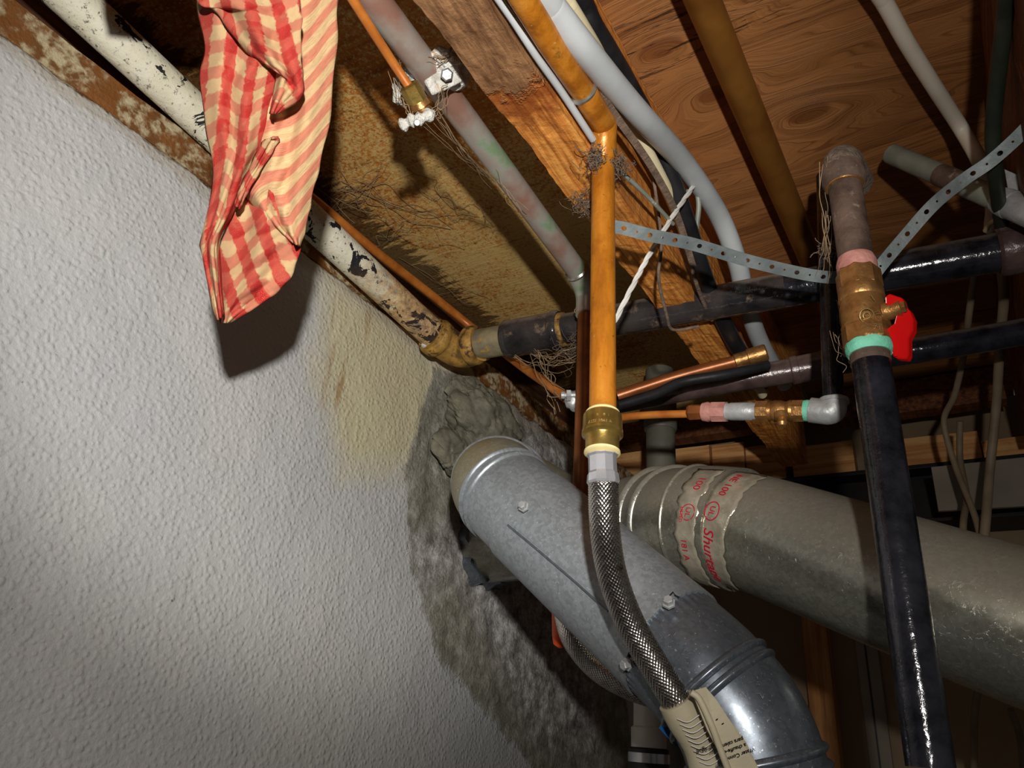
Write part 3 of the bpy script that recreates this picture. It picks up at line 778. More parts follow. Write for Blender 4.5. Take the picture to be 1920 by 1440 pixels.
# near duct (A): leaves the side of B, turns, runs down to the right
A1 = P(1049, 1018, .675); A2 = P(1221, 1172, .596); ax = (A2 - A1).normalized()
corner = A1 - ax * .125
Bj = Bs[5]
Ap = bend([Vector((corner.x - .015, .80, corner.z + .015)), corner, A1 - ax * .0], .072, 12)
Ap = Ap[:-1] + [A1, A1.lerp(A2, .5), A2] + spline([A2, P(1300, 1245, .560), P(1342, 1290, .545), P(1388, 1352, .530), P(1420, 1440, .516), P(1437, 1560, .505), P(1460, 1760, .49)], 10)[1:]
va = empty('new_flue_duct', P(1150, 1110, .64), 'bright galvanised flue duct with elbows crossing behind the braided hose', 'duct')
sA = [frac(Ap, corner), frac(Ap, P(985, 985, .69)), frac(Ap, A1), frac(Ap, P(1258, 1207, .578)), frac(Ap, P(1345, 1293, .545)), frac(Ap, P(1400, 1392, .524))]
LA = sum((Ap[i] - Ap[i - 1]).length for i in range(1, len(Ap)))
tube('branch_pipe', cut(Ap, 0, sA[0] - .045 / LA), RA - .001, MAT['galvwarm'], va, 64)
g1 = sA[0] - .040 / LA; g2 = sA[0] - .010 / LA; g3 = sA[0] + .028 / LA; g4 = frac(Ap, A1) - .042 / LA
tube('elbow_gore', cut(Ap, g1, g2), RA + .0004, MAT['galvwarm'], va, 72)
tube('elbow_gore', cut(Ap, g2, g3), RA + .001, MAT['galvwarm'], va, 72)
tube('elbow_gore', cut(Ap, g3, g4 + .012 / LA), RA + .0006, MAT['galv'], va, 72)
for s in (g1, g2, g3, g3 + .007 / LA): bead('bead', Ap, s, RA + .0006, MAT['galv'], va, .006, .0024)
s2 = sA[3]
sp_ = tube('straight_pipe', cut(Ap, g4, s2), RA + .0024, MAT['galv'], va, 96)
def crimp(L, th, q): return .0011 * math.sin(th * 42) * max(0, 1 - q * 4)
tube('lower_elbow_gore', cut(Ap, s2 - .004 / LA, sA[4] + .006 / LA), RA, MAT['galvdk'], va, 252, True, crimp)
tube('lower_elbow_gore', cut(Ap, sA[4] - .006 / LA, sA[5] + .022 / LA), RA + .0004, MAT['galvdk'], va, 72)
tube('lower_elbow_gore', cut(Ap, sA[5] + .016 / LA, 1), RA + .001, MAT['galvdk'], va, 72)
for s in (sA[4] - .004 / LA, sA[4] + .005 / LA): bead('bead', Ap, s, RA + .0003, MAT['galvdk'], va, .007, .003)
for s in (sA[5] + .010 / LA, sA[5] + .018 / LA): bead('bead', Ap, s, RA + .0006, MAT['galvdk'], va, .007, .0032)
# straight seam line along the pipe
q0, n0 = surf([A1, A2], 955, 985 + 12, RA + .0016)
pts = [surf([A1 - ax * .05, A2 + ax * .03], x, y, RA + .0024) for x, y in ((952, 984), (1010, 1032), (1080, 1092), (1140, 1146))]
tube('lock_seam', [p + n * .0002 for p, n in pts], .0008, MAT['galvdk'], sp_, 8)
for (x, y, rr, pa) in ((982, 950, RA + .0026, Ap), (1254, 1131, RA + .0026, Ap), (1177, 1245, RA + .0026, Ap)):
    p, n = surf(pa, x, y, rr); sc_ = screw(sp_, p, n)
p, n = surf(Ap, 1240, 1152, RA + .0017)
tube('scratch', [surf(Ap, x, y, RA + .0027)[0] for x, y in ((1250, 1122), (1262, 1110), (1266, 1116), (1274, 1120))], .0005, MAT['ink'], sp_, 6)

# ------------------------------------------------------------------ big patina copper pipe with vertical drop
cp = empty('patina_copper_pipe', P(1100, 540, .885), 'fat greenish patina copper pipe hung beside the amber joist, turning down behind the amber riser', 'pipe')
c0 = P(655, -60, .53); c1 = P(1103, 548, .885)
dn = ony(1084, 935, .672); dn2 = Vector((c1.x + .001, c1.y, Z0 - .05))
tube('horizontal_run', spline(run_on([c0, P(900, 262, .70), P(1085, 512, .868)]), 10), .0123, MAT['patina'], cp, 32)
tube('drop_pipe', [c1 + Vector((0, 0, -.028)), c1 + Vector((.001, 0, -.16)), Vector((c1.x + .002, c1.y, Z0 + .10))], .0115, MAT['copperbrown'], cp, 28)
el = bend([P(1082, 508, .866), c1, c1 + Vector((0, 0, -.032))], .018, 8)
tube('elbow', el, .0143, MAT['patina'], cp, 28)
lathe('solder_ring', P(1079, 505, .864), P(1083, 510, .867), [(0, .0138), (.5, .0155), (1, .0148)], MAT['solder'], cp)

# saddle valve on it
sv = empty('saddle_valve', P(800, 150, .62), 'white crusted saddle valve with brass nut clamped on the patina copper pipe', 'valve')
a_, b_ = P(795, 130, .632), P(842, 188, .66)
lump('clamp_body', 838, 132, .625, .017, .022, .010, MAT['crust'], 21, sv, .13)
lump('clamp_body', 775, 158, .64, .013, .014, .013, MAT['crust'], 22, sv, .2)
def plate(name, pts, th, mat, parent, bev=.0015):
    pts = [Vector(p) for p in pts]; n = (pts[1] - pts[0]).cross(pts[2] - pts[0]).normalized() * th; k = len(pts)
    v = pts + [p + n for p in pts]; f = [tuple(range(k)), tuple(range(2 * k - 1, k - 1, -1))] + [(i, i + k, (i + 1) % k + k, (i + 1) % k) for i in range(k)]
    o = mesh(name, v, f, mat, parent, None, False)
    if bev: bevel(o, bev)
    return o
plate('clamp_wing', [P(796, 150, .598), P(842, 120, .606), P(868, 152, .612), P(836, 168, .606), P(812, 178, .603)], .004, MAT['crust'], sv)
plate('clamp_wing', [P(800, 98, .605), P(856, 84, .61), P(866, 118, .612), P(838, 126, .606)], .004, MAT['crust'], sv)
lathe('bolt_head', P(838, 140, .602), P(838, 140, .592), [(0, .0055), (.6, .0055), (1, .004)], MAT['zinc'], sv, 6, False)
d1 = (P(788, 200, .60) - P(764, 158, .59)).normalized()
n_ = P(765, 158, .59)
lathe('compression_nut', n_, n_ + d1 * .017, [(0, .0068), (.1, .0085), (.9, .0085), (1, .0068)], MAT['brass'], sv, 6, False)
lathe('valve_stem', n_ + d1 * .015, n_ + d1 * .031, [(0, .0078), (.3, .0088), (.32, .0068), (.6, .0068), (.62, .008), (1, .0072)], MAT['brassold'], sv, 24)
hp = n_ + d1 * .036
tube('tee_handle', spline([P(752, 236, .60), P(772, 226, .597), P(790, 222, .595), P(812, 212, .60)], 6), [.0046 + .0014 * math.sin(i * 1.3) for i in range(19)], MAT['crust'], sv, 14)
lathe('handle_screw', P(782, 230, .592), P(782, 230, .587), [(0, .0028), (1, .0022)], MAT['zinc'], sv, 12)
lump('crust_knob', 756, 170, .625, .008, .010, .016, MAT['crust'], 31, sv, .2, (20, 14))
tb = tag(tube('water_tube', spline([P(630, -50, .52), P(690, 45, .553), P(735, 115, .58), n_ + d1 * .004], 8), .0037, MAT['tubing'], None, 16),
         'thin bright copper tube running into the brass nut of the crusted saddle valve', 'tube')

# long tube along the top of the wall
tag(tube('copper_tube', spline([onx(380, 205, -.64), onx(600, 384, -.63), onx(700, 468, -.625), onx(800, 546, -.62), P(890, 618, 1.12), P(975, 684, 1.0), P(1030, 722, .90), P(1062, 746, .858)], 6), .0062, MAT['tubing'], None, 16),
    'thin copper tube running along the top of the white wall to the small clamp', 'tube')
# saddle clamp on the drop pipe
sc2 = empty('pipe_clamp', P(1076, 745, .84), 'small grey saddle clamp with a bolt on the brown copper drop pipe', 'clamp')
lathe('bolt', P(1052, 741, .835), P(1104, 741, .835), [(0, .0045), (.12, .0045), (.13, .003), (1, .003)], MAT['zinc'], sc2, 12)
lump('clamp_body', 1076, 752, .845, .010, .012, .012, MAT['zinc'], 41, sc2, .15, (20, 14))
lathe('nut', P(1062, 741, .832), P(1070, 741, .832), [(0, .0068), (1, .0068)], MAT['zinc'], sc2, 6, False)
lathe('nut', P(1085, 741, .832), P(1093, 741, .832), [(0, .0068), (1, .0068)], MAT['zinc'], sc2, 6, False)

# ------------------------------------------------------------------ painted iron pipe, elbow and black run
gp = empty('iron_gas_main', P(840, 652, 1.03), 'iron gas main, white flaking paint along the wall then black across the ceiling', 'pipe')
E0 = P(842, 655, 1.025)
pst = P(240, 96, .705); dirp = (pst - E0).normalized()
tube('painted_run', [E0 - (-dirp) * .03 if False else E0 + dirp * .03, pst, pst + dirp * .35], .0198, MAT['flake'], gp, 40)
Rr = P(1905, 468, .724); dirr = (Rr - P(880, 650, 1.00)).normalized()
Rs = P(880, 649, 1.0)
tube('elbow', bend([E0 + dirp * .038, E0 + Vector((.012, .012, -.004)), Rs + dirr * .018], .045, 10), .0235, MAT['ironcrust'], gp, 36)
lathe('elbow_collar', E0 + dirp * .018, E0 + dirp * .036, [(0, .0245), (.2, .027), (.8, .027), (1, .0245)], MAT['ironcrust'], gp, 40)
lathe('elbow_collar', Rs - dirr * .002, Rs + dirr * .016, [(0, .0245), (.2, .027), (.8, .027), (1, .0245)], MAT['ironcrust'], gp, 40)
LR = (Rr - Rs).length
k1 = P(952, 636, .975); k2 = P(1056, 617, .945)
k1 = Rs + dirr * (k1 - Rs).dot(dirr); k2 = Rs + dirr * (k2 - Rs).dot(dirr)
tube('nipple', [Rs + dirr * .012, k1], .0205, MAT['ironolive'], gp, 36)
lathe('coupling', k1 - dirr * .002, k2, [(0, .0235), (.04, .0255), (.12, .0255), (.15, .0245), (.85, .0245), (.88, .0262), (.96, .0262), (1, .024)], MAT['irondust'], gp, 40)
lathe('thread_dope', k2 - dirr * .004, k2 + dirr * .006, [(0, .0225), (1, .0215)], MAT['ironcrust'], gp, 36)
kB = Rs + dirr * (P(1440, 552, .83) - Rs).dot(dirr)
tube('black_run', [k2, k2.lerp(kB, .5), kB, kB + dirr * .02], .0197, MAT['irondust'], gp, 40)
tube('black_run', [kB + dirr * .018, Rr, Rr + dirr * .5], .0197, MAT['iron'], gp, 40)
lump('white_drip', 802, 652, 1.0, .006, .010, .004, MAT['fleck'], 51, gp, .2, (16, 10))
kR = Rs + dirr * (P(1870, 473, .73) - Rs).dot(dirr)
lathe('coupling', kR, kR + dirr * .06, [(0, .022), (.05, .025), (.95, .025), (1, .022)], MAT['ironpurple'], gp, 36)

# ------------------------------------------------------------------ lower dark pipe, conduit and orange stub
lpipe = empty('lower_iron_pipe', P(1480, 695, .92), 'purple-brown iron pipe under the black gas main', 'pipe')
tube('run', spline([P(1090, 766, 1.0), P(1300, 727, .96), P(1490, 694, .92)], 6), .0155, MAT['ironpurple'], lpipe, 32)
tube('run', spline([P(1490, 694, .92), P(1540, 684, .91), P(1760, 650, .86), P(1960, 615, .83)], 6), .0155, MAT['iron'], lpipe, 32)
lathe('coupling', P(1482, 696, .922), P(1555, 682, .908), [(0, .0165), (.04, .018), (.2, .018), (.22, .0172), (.8, .0172), (.82, .0182), (1, .017)], MAT['ironpurple'], lpipe, 36)
tag(tube('black_cable', spline([P(1158, 760, .86), P(1230, 738, .87), P(1280, 716, .88), P(1360, 702, .88), P(1440, 684, .89)], 6), .0062, MAT['cableblack'], None, 14),
    'crinkled black cable lying along the purple-brown iron pipe', 'cable')
ot = empty('capped_copper_stub', P(1400, 670, .9), 'capped orange copper stub under the black gas main', 'pipe')
tube('stub', spline([P(1158, 742, .93), P(1270, 706, .92), P(1392, 674, .90)], 6), .0075, MAT['copperbrown'], ot, 20)
lathe('cap', P(1378, 678, .90), P(1438, 660, .89), [(0, .0078), (.02, .0092), (.4, .0092), (.42, .0105), (.95, .0105), (1, .009)], MAT['brassold'], ot, 24)

# ------------------------------------------------------------------ amber riser with push fitting and upper copper
ar = empty('amber_copper_riser', P(1130, 780, .528), 'amber stained copper riser standing in front of the joist, brass fitting at its foot', 'pipe')
rt = P(1131, 292, .648); rb = P(1130, 782, .527)
tube('riser', [rb, rt.lerp(rb, .5), rt], .00985, MAT['copper'], ar, 40)
# 45-degree elbows
e_a = P(1133, 232, .640); e_b = P(1106, 192, .610)
tube('elbow', bend([rt + Vector((0, 0, -.004)), P(1132, 262, .645), e_a], .01, 6), .0112, MAT['copper'], ar, 32)
tube('elbow', bend([e_a, P(1126, 225, .632), e_b, P(1092, 168, .60)], .014, 6), .0109, MAT['copper'], ar, 32)
lathe('solder_ring', P(1131, 290, .648), P(1131, 280, .647), [(0, .0112), (.4, .0126), (1, .0118)], MAT['solder'], ar, 32)
lathe('solder_ring', P(1096, 178, .604), P(1090, 168, .60), [(0, .0112), (.4, .0122), (1, .0112)], MAT['solder'], ar, 32)
tube('upper_run', [P(1093, 172, .60), P(1030, 78, .548), P(965, -30, .50), P(965, -30, .50) + (P(965, -30, .50) - P(1030, 78, .548)).normalized() * .35], .0098, MAT['copper'], ar, 32)
pf = empty('push_fitting', P(1130, 850, .512), 'brass push-fit coupling joining the amber riser to the braided hose', 'fitting')
f0 = P(1130, 772, .529); f1 = P(1129, 852, .511)
lathe('release_collar', f0, f0.lerp(f1, .12), [(0, .0112), (.3, .0122), (1, .0122)], MAT['cream'], pf, 40)
fb_ = lathe('body', f0.lerp(f1, .08), f0.lerp(f1, .95), [(0, .0125), (.05, .0138), (.42, .0142), (.46, .0146), (.55, .0146), (.60, .0125), (.64, .0118), (1, .0118)], MAT['brass'], pf, 48)
lathe('release_collar', f0.lerp(f1, .93), f1, [(0, .0118), (.2, .0126), (.7, .0126), (1, .0112)], MAT['cream'], pf, 40)
def vmap(axis_pt, r, th0):
    def f(x, y):
        w = Vector((0, 0, Z0)) - axis_pt; w.z = 0; w.normalize(); s = Vector((0, 0, 1)).cross(w)
        a = th0 + x / r
        return axis_pt + Vector((0, 0, y)) + (w * math.cos(a) + s * math.sin(a)) * r
    return f
text_mesh('stamp', 'ASSE 1061 A', .0033, vmap(f0.lerp(f1, .40), .0145, -.15), MAT['brassdk'], fb_)
text_mesh('stamp', 'o   o  :', .0033, vmap(f0.lerp(f1, .24), .0144, 0), MAT['brassdk'], fb_)

# second copper line behind, with ring
c2 = empty('second_copper_pipe', P(1060, 60, .62), 'second amber copper pipe just behind the riser, beside the grey cable', 'pipe')
tube('run', run_on([P(1015, -40, .585), P(1042, 20, .605), P(1082, 98, .645), P(1130, 180, .69), P(1152, 220, .71)]), .0088, MAT['copper'], c2, 28)
lathe('solder_ring', P(1130, 173, .683), P(1138, 187, .69), [(0, .0095), (.5, .0108), (1, .0098)], MAT['solder'], c2, 28)

# ------------------------------------------------------------------ braided hoses
def braid_rf(r, n=24, amp=.0004, pitch=None):
    pitch = pitch or 2 * math.pi * r / n * 1.25
    def f(L, th, q):
        u = th / (2 * math.pi) * n; v = L / pitch
        a = u + v; b = u - v
        fa = abs((a % 1) - .5) * 2; fb = abs((b % 1) - .5) * 2
        chk = (int(math.floor(a)) + int(math.floor(b))) % 2
        h = (1 - fa * fa) if chk else (1 - fb * fb)
        w = (1 - .5 * abs(math.cos(math.pi * (b if chk else a))))
        return amp * (h * w * 2 - .8)
    return f
def dense(path, step=.0006):
    L = sum((path[i] - path[i - 1]).length for i in range(1, len(path)))
    cum = [0]
    for i in range(1, len(path)): cum.append(cum[-1] + (path[i] - path[i - 1]).length)
    n = int(L / step); out = []; j = 1
    for k in range(n + 1):
        s = L * k / n
        while j < len(cum) - 1 and cum[j] < s: j += 1
        out.append(path[j - 1].lerp(path[j], (s - cum[j - 1]) / (cum[j] - cum[j - 1])))
    return out
hs = empty('braided_hose', P(1130, 870, .508), 'long braided stainless hose hanging from the brass fitting down to the paper label', 'hose')
h0 = P(1129, 852, .511); h1 = P(1131, 908, .503)
lathe('ferrule', h0, h1, [(0, .0108), (.04, .0112), (.10, .0098), (.60, .0098), (.68, .0108), (.93, .0113), (1, .0104)], MAT['chrome'], hs, 10, False)
hp_ = spline([P(1131, 900, .504), P(1134, 990, .505), P(1148, 1078, .51), P(1180, 1165, .512), P(1222, 1240, .508), P(1270, 1318, .502), P(1312, 1398, .50), P(1350, 1500, .495)], 16)
tube('braid', dense(hp_), .0101, MAT['braid'], hs, 144, True, braid_rf(.0101, 24), sharp=None)
hs2 = empty('far_braided_hose', P(1100, 1240, .76), 'short loop of braided hose sagging behind the near duct by the orange lever', 'hose')
tube('braid', dense(spline([P(1056, 1140, .79), P(1072, 1196, .77), P(1110, 1246, .76), P(1160, 1280, .745), P(1230, 1306, .73), P(1330, 1320, .71)], 12), .0008), .0112, MAT['braid'], hs2, 120, True, braid_rf(.0112, 24, .0005), sharp=None)
# orange lever
ol = empty('orange_valve_lever', P(1048, 1150, .80), 'orange vinyl-covered valve lever hanging beside the sagging hose', 'lever')
tube('handle', [P(1047, 1110, .80), P(1047, 1150, .80), P(1050, 1190, .79), P(1051, 1206, .79), P(1051, 1214, .79)], [.0072, .0072, .0085, .008, .003], MAT['orange'], ol, 20)
lathe('valve_body', P(1045, 1120, .82), P(1085, 1110, .82), [(0, .010), (.2, .014), (.8, .014), (1, .010)], MAT['brassold'], ol, 24)
# paper label
pl = empty('paper_label', P(1300, 1370, .49), 'tan paper label wrapped round the lower end of the long braided hose', 'label')
lw = cut(hp_, frac(hp_, P(1268, 1316, .502)), 1)
tube('wrap', lw, [.0125 + .001 * math.sin(i * .9) for i in range(len(lw))], MAT['paper'], pl, 40)
ww = [P(1296, 1296, .478), P(1322, 1288, .480), P(1342, 1312, .478), P(1364, 1346, .475), P(1398, 1392, .47), P(1430, 1460, .465), P(1380, 1478, .465), P(1352, 1420, .47), P(1325, 1368, .473)]
plate('leaf', ww, -.0012, MAT['paper'], pl, 0)
tube('fold', spline([P(1296, 1298, .476), P(1312, 1312, .474), P(1335, 1362, .470), P(1352, 1408, .467), P(1376, 1470, .462)], 5), .0022, MAT['paper'], pl, 12)
for i in range(9):
    yy = 1348 + i * 10; xx = 1268 + i * 5.2
    tube('wrap_thread', spline([P(xx + 2, yy, .4865), P(xx + 22, yy + 6, .4835), P(xx + 44, yy - 8, .484)], 4), .00035, MAT['fleck'], pl, 6)
def flat_map(px, py, d, ang, sc=1.0):
    c = P(px, py, d); u = (P(px + 100 * math.cos(math.radians(ang)), py + 100 * math.sin(math.radians(ang)), d) - c).normalized()
    w = (P(px + 100 * math.sin(math.radians(ang)), py - 100 * math.cos(math.radians(ang)), d) - c).normalized()
    return lambda x, y: c + u * x + w * y
for s, px, py, d in (('Water Connector', 1380, 1417, .4662), ('a chauffe-eau', 1374, 1405, .4668), ('para calentador', 1364, 1395, .4672)):
    text_mesh('print', s, .0034, flat_map(px, py, d, 160), MAT['ink'], pl, 0)
text_mesh('print', 'de agua', .0042, flat_map(1324, 1405, .4802, 165), MAT['ink'], pl, 0)
for (x, y) in ((1345, 1350), (1356, 1358)):
    text_mesh('print', '-', .006, flat_map(x, y, .4712, 150), MAT['ink'], pl)
tag(plate('blue_tag', [P(1236, 1366, .53), P(1252, 1338, .53), P(1284, 1368, .53), P(1270, 1402, .53)], .001, MAT['blue'], None, 0), 'blue card tag poking out left of the tan paper label', 'tag')

# white pvc pipe below
wp = empty('white_pvc_pipe', P(1216, 1440, .92), 'white plastic pipe with a black and steel coupling at the bottom of the picture', 'pipe')
wx = P(1216, 1360, .92)
def vert(px, py, d, z): v = P(px, py, d); return Vector((v.x, v.y, z + Z0))
z_of = lambda py: (ony(1216, py, wx.y).z - Z0)
bx, by = wx.x, wx.y
def vz(py): return Vector((bx, by, ony(1216, py, by).z))
tube('pipe', [vz(1250), vz(1400), vz(1500), Vector((bx, by, .3))], .0185, MAT['pvcwhite'], wp, 32)
lathe('hub', vz(1362), vz(1404), [(0, .019), (.08, .0215), (1, .0215)], MAT['pvcwhite'], wp, 32)
lathe('rubber_sleeve', vz(1402), vz(1470), [(0, .022), (.05, .0245), (1, .0245)], MAT['rubber'], wp, 32)
lathe('steel_band', vz(1412), vz(1430), [(0, .0253), (1, .0253)], MAT['chrome'], wp, 32)

# ------------------------------------------------------------------ gas riser with valve
gy = .548
def gv(py, x=None):
    # straight riser axis between two pixels
    a = ony(1577, 300, gy); b = ony(1745, 1440, gy - .003)
    t = (py - 300) / 1140.0
    lo, hi = 0.0, 1.0
    for _ in range(30):
        m = (lo + hi) / 2; p = a.lerp(b, m); q = M.T @ np.array((p.x, p.y, p.z - Z0)); y = q[1] / q[2] * F + 720
        if y < py: lo = m
        else: hi = m
    return a.lerp(b, lo)
gr = empty('gas_riser', gv(1440), 'black iron riser with brass red-handled valve in front of the old duct', 'pipe')
tube('upper_pipe', [gv(330), gv(420), gv(512)], 0.0131, MAT['ironbrown'], gr, 36)
elp = bend([gv(345), gv(285), gv(285) + Vector((.004, .05, .012))], .022, 8)
tube('top_elbow', elp, 0.0159, MAT['dust'], gr, 36)
lathe('elbow_collar', gv(318), gv(350), [(0, 0.0170), (.7, 0.0176), (1, 0.0154)], MAT['ironbrown'], gr, 36)
lathe('sealant_ring', gv(338), gv(352), [(0, 0.0156), (.5, 0.0163), (1, 0.0145)], MAT['brassold'], gr, 36)
tube('lower_pipe', [gv(655), gv(900), gv(1200), gv(1440), gv(1700)], 0.0135, MAT['iron'], gr, 40)
lathe('pink_thread', gv(486), gv(522), [(0, 0.0137), (.3, 0.0151), (1, 0.0149)], MAT['pink'], gr, 36)
lathe('valve_end', gv(510), gv(548), [(0, 0.0154), (.1, 0.0166), (.9, 0.0166), (1, 0.0154)], MAT['brassold'], gr, 8, False)
lathe('valve_body', gv(540), gv(618), [(0, 0.0154), (.1, 0.0164), (.3, 0.0168), (.34, 0.0159), (.5, 0.0168), (.7, 0.0168), (.92, 0.0162), (.94, 0.0174), (1, 0.0170)], MAT['brassold'], gr, 40)
lathe('valve_end', gv(614), gv(650), [(0, 0.0170), (.1, 0.0176), (.85, 0.0176), (1, 0.0158)], MAT['brassold'], gr, 8, False)
lathe('sealant', gv(645), gv(666), [(0, .0159), (.3, .0166), (.7, .0164), (1, .015)], MAT['teal'], gr, 36)
lathe('thread', gv(664), gv(682), [(0, 0.0143), (.3, 0.0136), (.6, 0.0141), (1, 0.0136)], MAT['ironbrown'], gr, 36)
p, n = surf([gv(540), gv(618)], 1625, 592, .0169); ringc = p
for rr in (.0052, 0.0027):
    ri = [p + R * math.cos(a) * rr - D * math.sin(a) * rr + n * .0002 for a in [i * math.pi / 8 for i in range(17)]]
    tube('cast_mark', ri, .0005, MAT['brassdk'], gr, 6, caps=False)
def surf_text(s, px, py, size, ang, rr=.0169):
    p, n = surf([gv(500), gv(660)], px, py, rr)
    w = (p - Vector((0, 0, Z0))).length
    u = Vector(R) * math.cos(math.radians(ang)) + Vector(D) * math.sin(math.radians(ang)); u = (u - n * u.dot(n)).normalized(); v = n.cross(u)
    return text_mesh('cast_mark', s, size, lambda x, y: p + n * .0007 + u * x + v * y, MAT['brassdk'], gr)
surf_text('G', 1625, 592, .0052, 0); surf_text('1', 1636, 560, .0075, -20); surf_text('1/3', 1646, 590, .006, 70); surf_text('RP', 1645, 612, .005, 10)
# valve stem and lever
s0 = gv(600) + Vector((.014, -.006, 0)); s1 = s0 + Vector((.012, -.002, .000))
lathe('stem_boss', s0, s1, [(0, .0072), (.5, .0070), (.52, .0060), (1, .0060)], MAT['brassold'], gr, 24)
lathe('stem_nut', s1 - (s1 - s0) * .2, s1 + (s1 - s0) * .25, [(0, .0045), (1, .0045)], MAT['brassold'], gr, 6, False)
tube('stop_pin', [P(1654, 572, .568), P(1670, 570, .560)], .0024, MAT['brassold'], gr, 12)
lv = [(1659, 556, .0), (1668, 550, 0), (1692, 558, 0), (1697, 574, 0), (1706, 582, 0), (1713, 598, 0), (1712, 618, 0), (1704, 634, 0), (1704, 664, 0), (1700, 673, 0), (1678, 671, 0), (1672, 664, 0), (1668, 634, 0), (1661, 618, 0), (1676, 606, 0), (1680, 590, 0), (1674, 576, 0), (1660, 570, 0)]
lev = mesh('lever', [P(x, y, .545) for x, y, _ in lv] + [P(x, y, .545) + Vector((.002, .007, 0)) for x, y, _ in lv],
           [tuple(range(len(lv)))[::-1], tuple(range(len(lv), 2 * len(lv)))] + [(i, (i + 1) % len(lv), (i + 1) % len(lv) + len(lv), i + len(lv)) for i in range(len(lv))],
           MAT['red'], gr, None, False)
bevel(lev, .0010, 2)
rib = mesh('lever_rib', [P(x, y, .5435) for x, y in ((1672, 634), (1682, 632), (1684, 668), (1676, 668))] + [P(x, y, .5445) for x, y in ((1672, 634), (1682, 632), (1684, 668), (1676, 668))],
           [(0, 1, 2, 3), (7, 6, 5, 4), (0, 4, 5, 1), (1, 5, 6, 2), (2, 6, 7, 3), (3, 7, 4, 0)], MAT['red'], lev, None, False)

# ------------------------------------------------------------------ small riser, elbow, small valve line
sy = .695
sr = empty('small_gas_branch', ony(1562, 775, sy), 'thin black riser ending in a grey elbow with a small brass valve line', 'pipe')
u0 = ony(1548, 330, sy); u1 = ony(1563, 760, sy)
tube('riser', [u0, u0.lerp(u1, .5), u1], .0096, MAT['iron'], sr, 28)
u2 = ony(1562, 772, sy); u3 = ony(1522, 768, sy)
tube('grey_elbow', bend([u1 + Vector((0, 0, .006)), u2 + Vector((0, 0, -.001)), ony(1520, 769, sy)], .014, 8), .0122, MAT['zinc'], sr, 28)
lathe('elbow_rim', ony(1562, 748, sy), ony(1563, 757, sy), [(0, .0115), (.3, .0138), (1, .0138)], MAT['zinc'], sr, 28)
def seg(name, x0, x1, prof, mat, n=24, sm=True):
    a = ony(x0, 770 + (1520 - x0) * .012, sy); b = ony(x1, 770 + (1520 - x1) * .012, sy)
    return lathe(name, b, a, prof, mat, sr, n, sm)
seg('sealant', 1506, 1524, [(0, .0098), (.5, .0106), (1, .0100)], MAT['teal'])
seg('valve_hex', 1488, 1508, [(0, .0112), (1, .0112)], MAT['brassold'], 8, False)
seg('valve_body', 1440, 1490, [(0, .0095), (.15, .0108), (.3, .0090), (.5, .0106), (.75, .0106), (.85, .0092), (1, .0098)], MAT['brassold'])
seg('valve_hex', 1420, 1442, [(0, .0112), (1, .0112)], MAT['brassold'], 8, False)
seg('grey_nipple', 1362, 1420, [(0, .0090), (.12, .0086), (.16, .0092), (.84, .0092), (.88, .0086), (1, .0090)], MAT['zinc'])
seg('copper_hex', 1336, 1362, [(0, .0108), (1, .0108)], MAT['pink'], 8, False)
seg('sealant', 1318, 1338, [(0, .0085), (.5, .0105), (1, .0095)], MAT['pink'])
seg('flare_nut', 1290, 1320, [(0, .0058), (.15, .0082), (.85, .0088), (1, .0070)], MAT['copperbrown'], 6, False)
a = ony(1466, 776, sy - .006)
lathe('valve_outlet', a, a + Vector((0, -.003, -.014)), [(0, .0075), (.4, .0068), (.45, .0045), (.8, .0050), (1, .0032)], MAT['brassold'], sr, 20)
tube('feed_tube', spline([ony(1292, 776, sy), ony(1220, 778, sy), ony(1160, 784, sy + .01), ony(1095, 800, sy + .03)], 6), .0042, MAT['tubing'], sr, 16)

# ------------------------------------------------------------------ right-hand copper pipe, cables, conduit
tag(tube('ceiling_copper_pipe', run_on([onz(1292, -60, .612), onz(1420, 245, .612), onz(1545, 545, .612), onz(1570, 640, .612)]), .0155, MAT['copperdull'], None, 36),
    'olive-brown copper pipe crossing the plywood right of the black cable', 'pipe')
def cable(name, pts, r, mat, label, cat='cable', n=8, seg=18, on=0):
    if on: pts = run_on(pts, on)
    return tag(tube(name, spline(pts, n), r, MAT[mat], None, seg), label, cat)
X1 = -.192
cable('grey_cable', [onx(985, -50, -.196), onx(1036, 18, -.196), onx(1101, 100, X1), onx(1185, 200, X1), onx(1277, 300, -.190), onx(1346, 400, -.186), onx(1382, 490, -.184), onx(1398, 560, -.190), onx(1425, 640, -.198), onx(1470, 720, -.20)], .0112, 'cablegrey', 'thick light grey cable sweeping down across the plywood', on=.3)
cable('cream_cable', [onx(1038, -40, -.205), onx(1064, 4, -.205), onx(1092, 50, -.206), onx(1126, 110, -.210), onx(1160, 195, -.212), onx(1206, 270, -.210), onx(1264, 385, -.212), onx(1300, 480, -.214), onx(1340, 565, -.214), onx(1385, 660, -.215), onx(1430, 740, -.215)], .0062, 'cablecream', 'slim cream cable between the thick grey cable and the black cable', on=.3)
cable('black_cable', [onx(1066, -40, -.200), onx(1092, 8, -.205), onx(1110, 48, -.206), onx(1142, 100, -.208), onx(1180, 165, -.212), onx(1234, 270, -.206), onx(1278, 390, -.206), onx(1325, 530, -.212), onx(1365, 620, -.213), onx(1392, 665, -.214), onx(1430, 720, -.214)], .0098, 'cableblack', 'thick black cable running behind the light grey cable', on=.3)
cable('thin_white_cable', [onx(915, -30, -.2215), onx(960, 35, -.2215), onx(1005, 104, -.2215), onx(1055, 175, -.2215), onx(1112, 262, -.2215)], .0030, 'cablegrey', 'thin white wire running along the lower edge of the amber joist', on=.3)
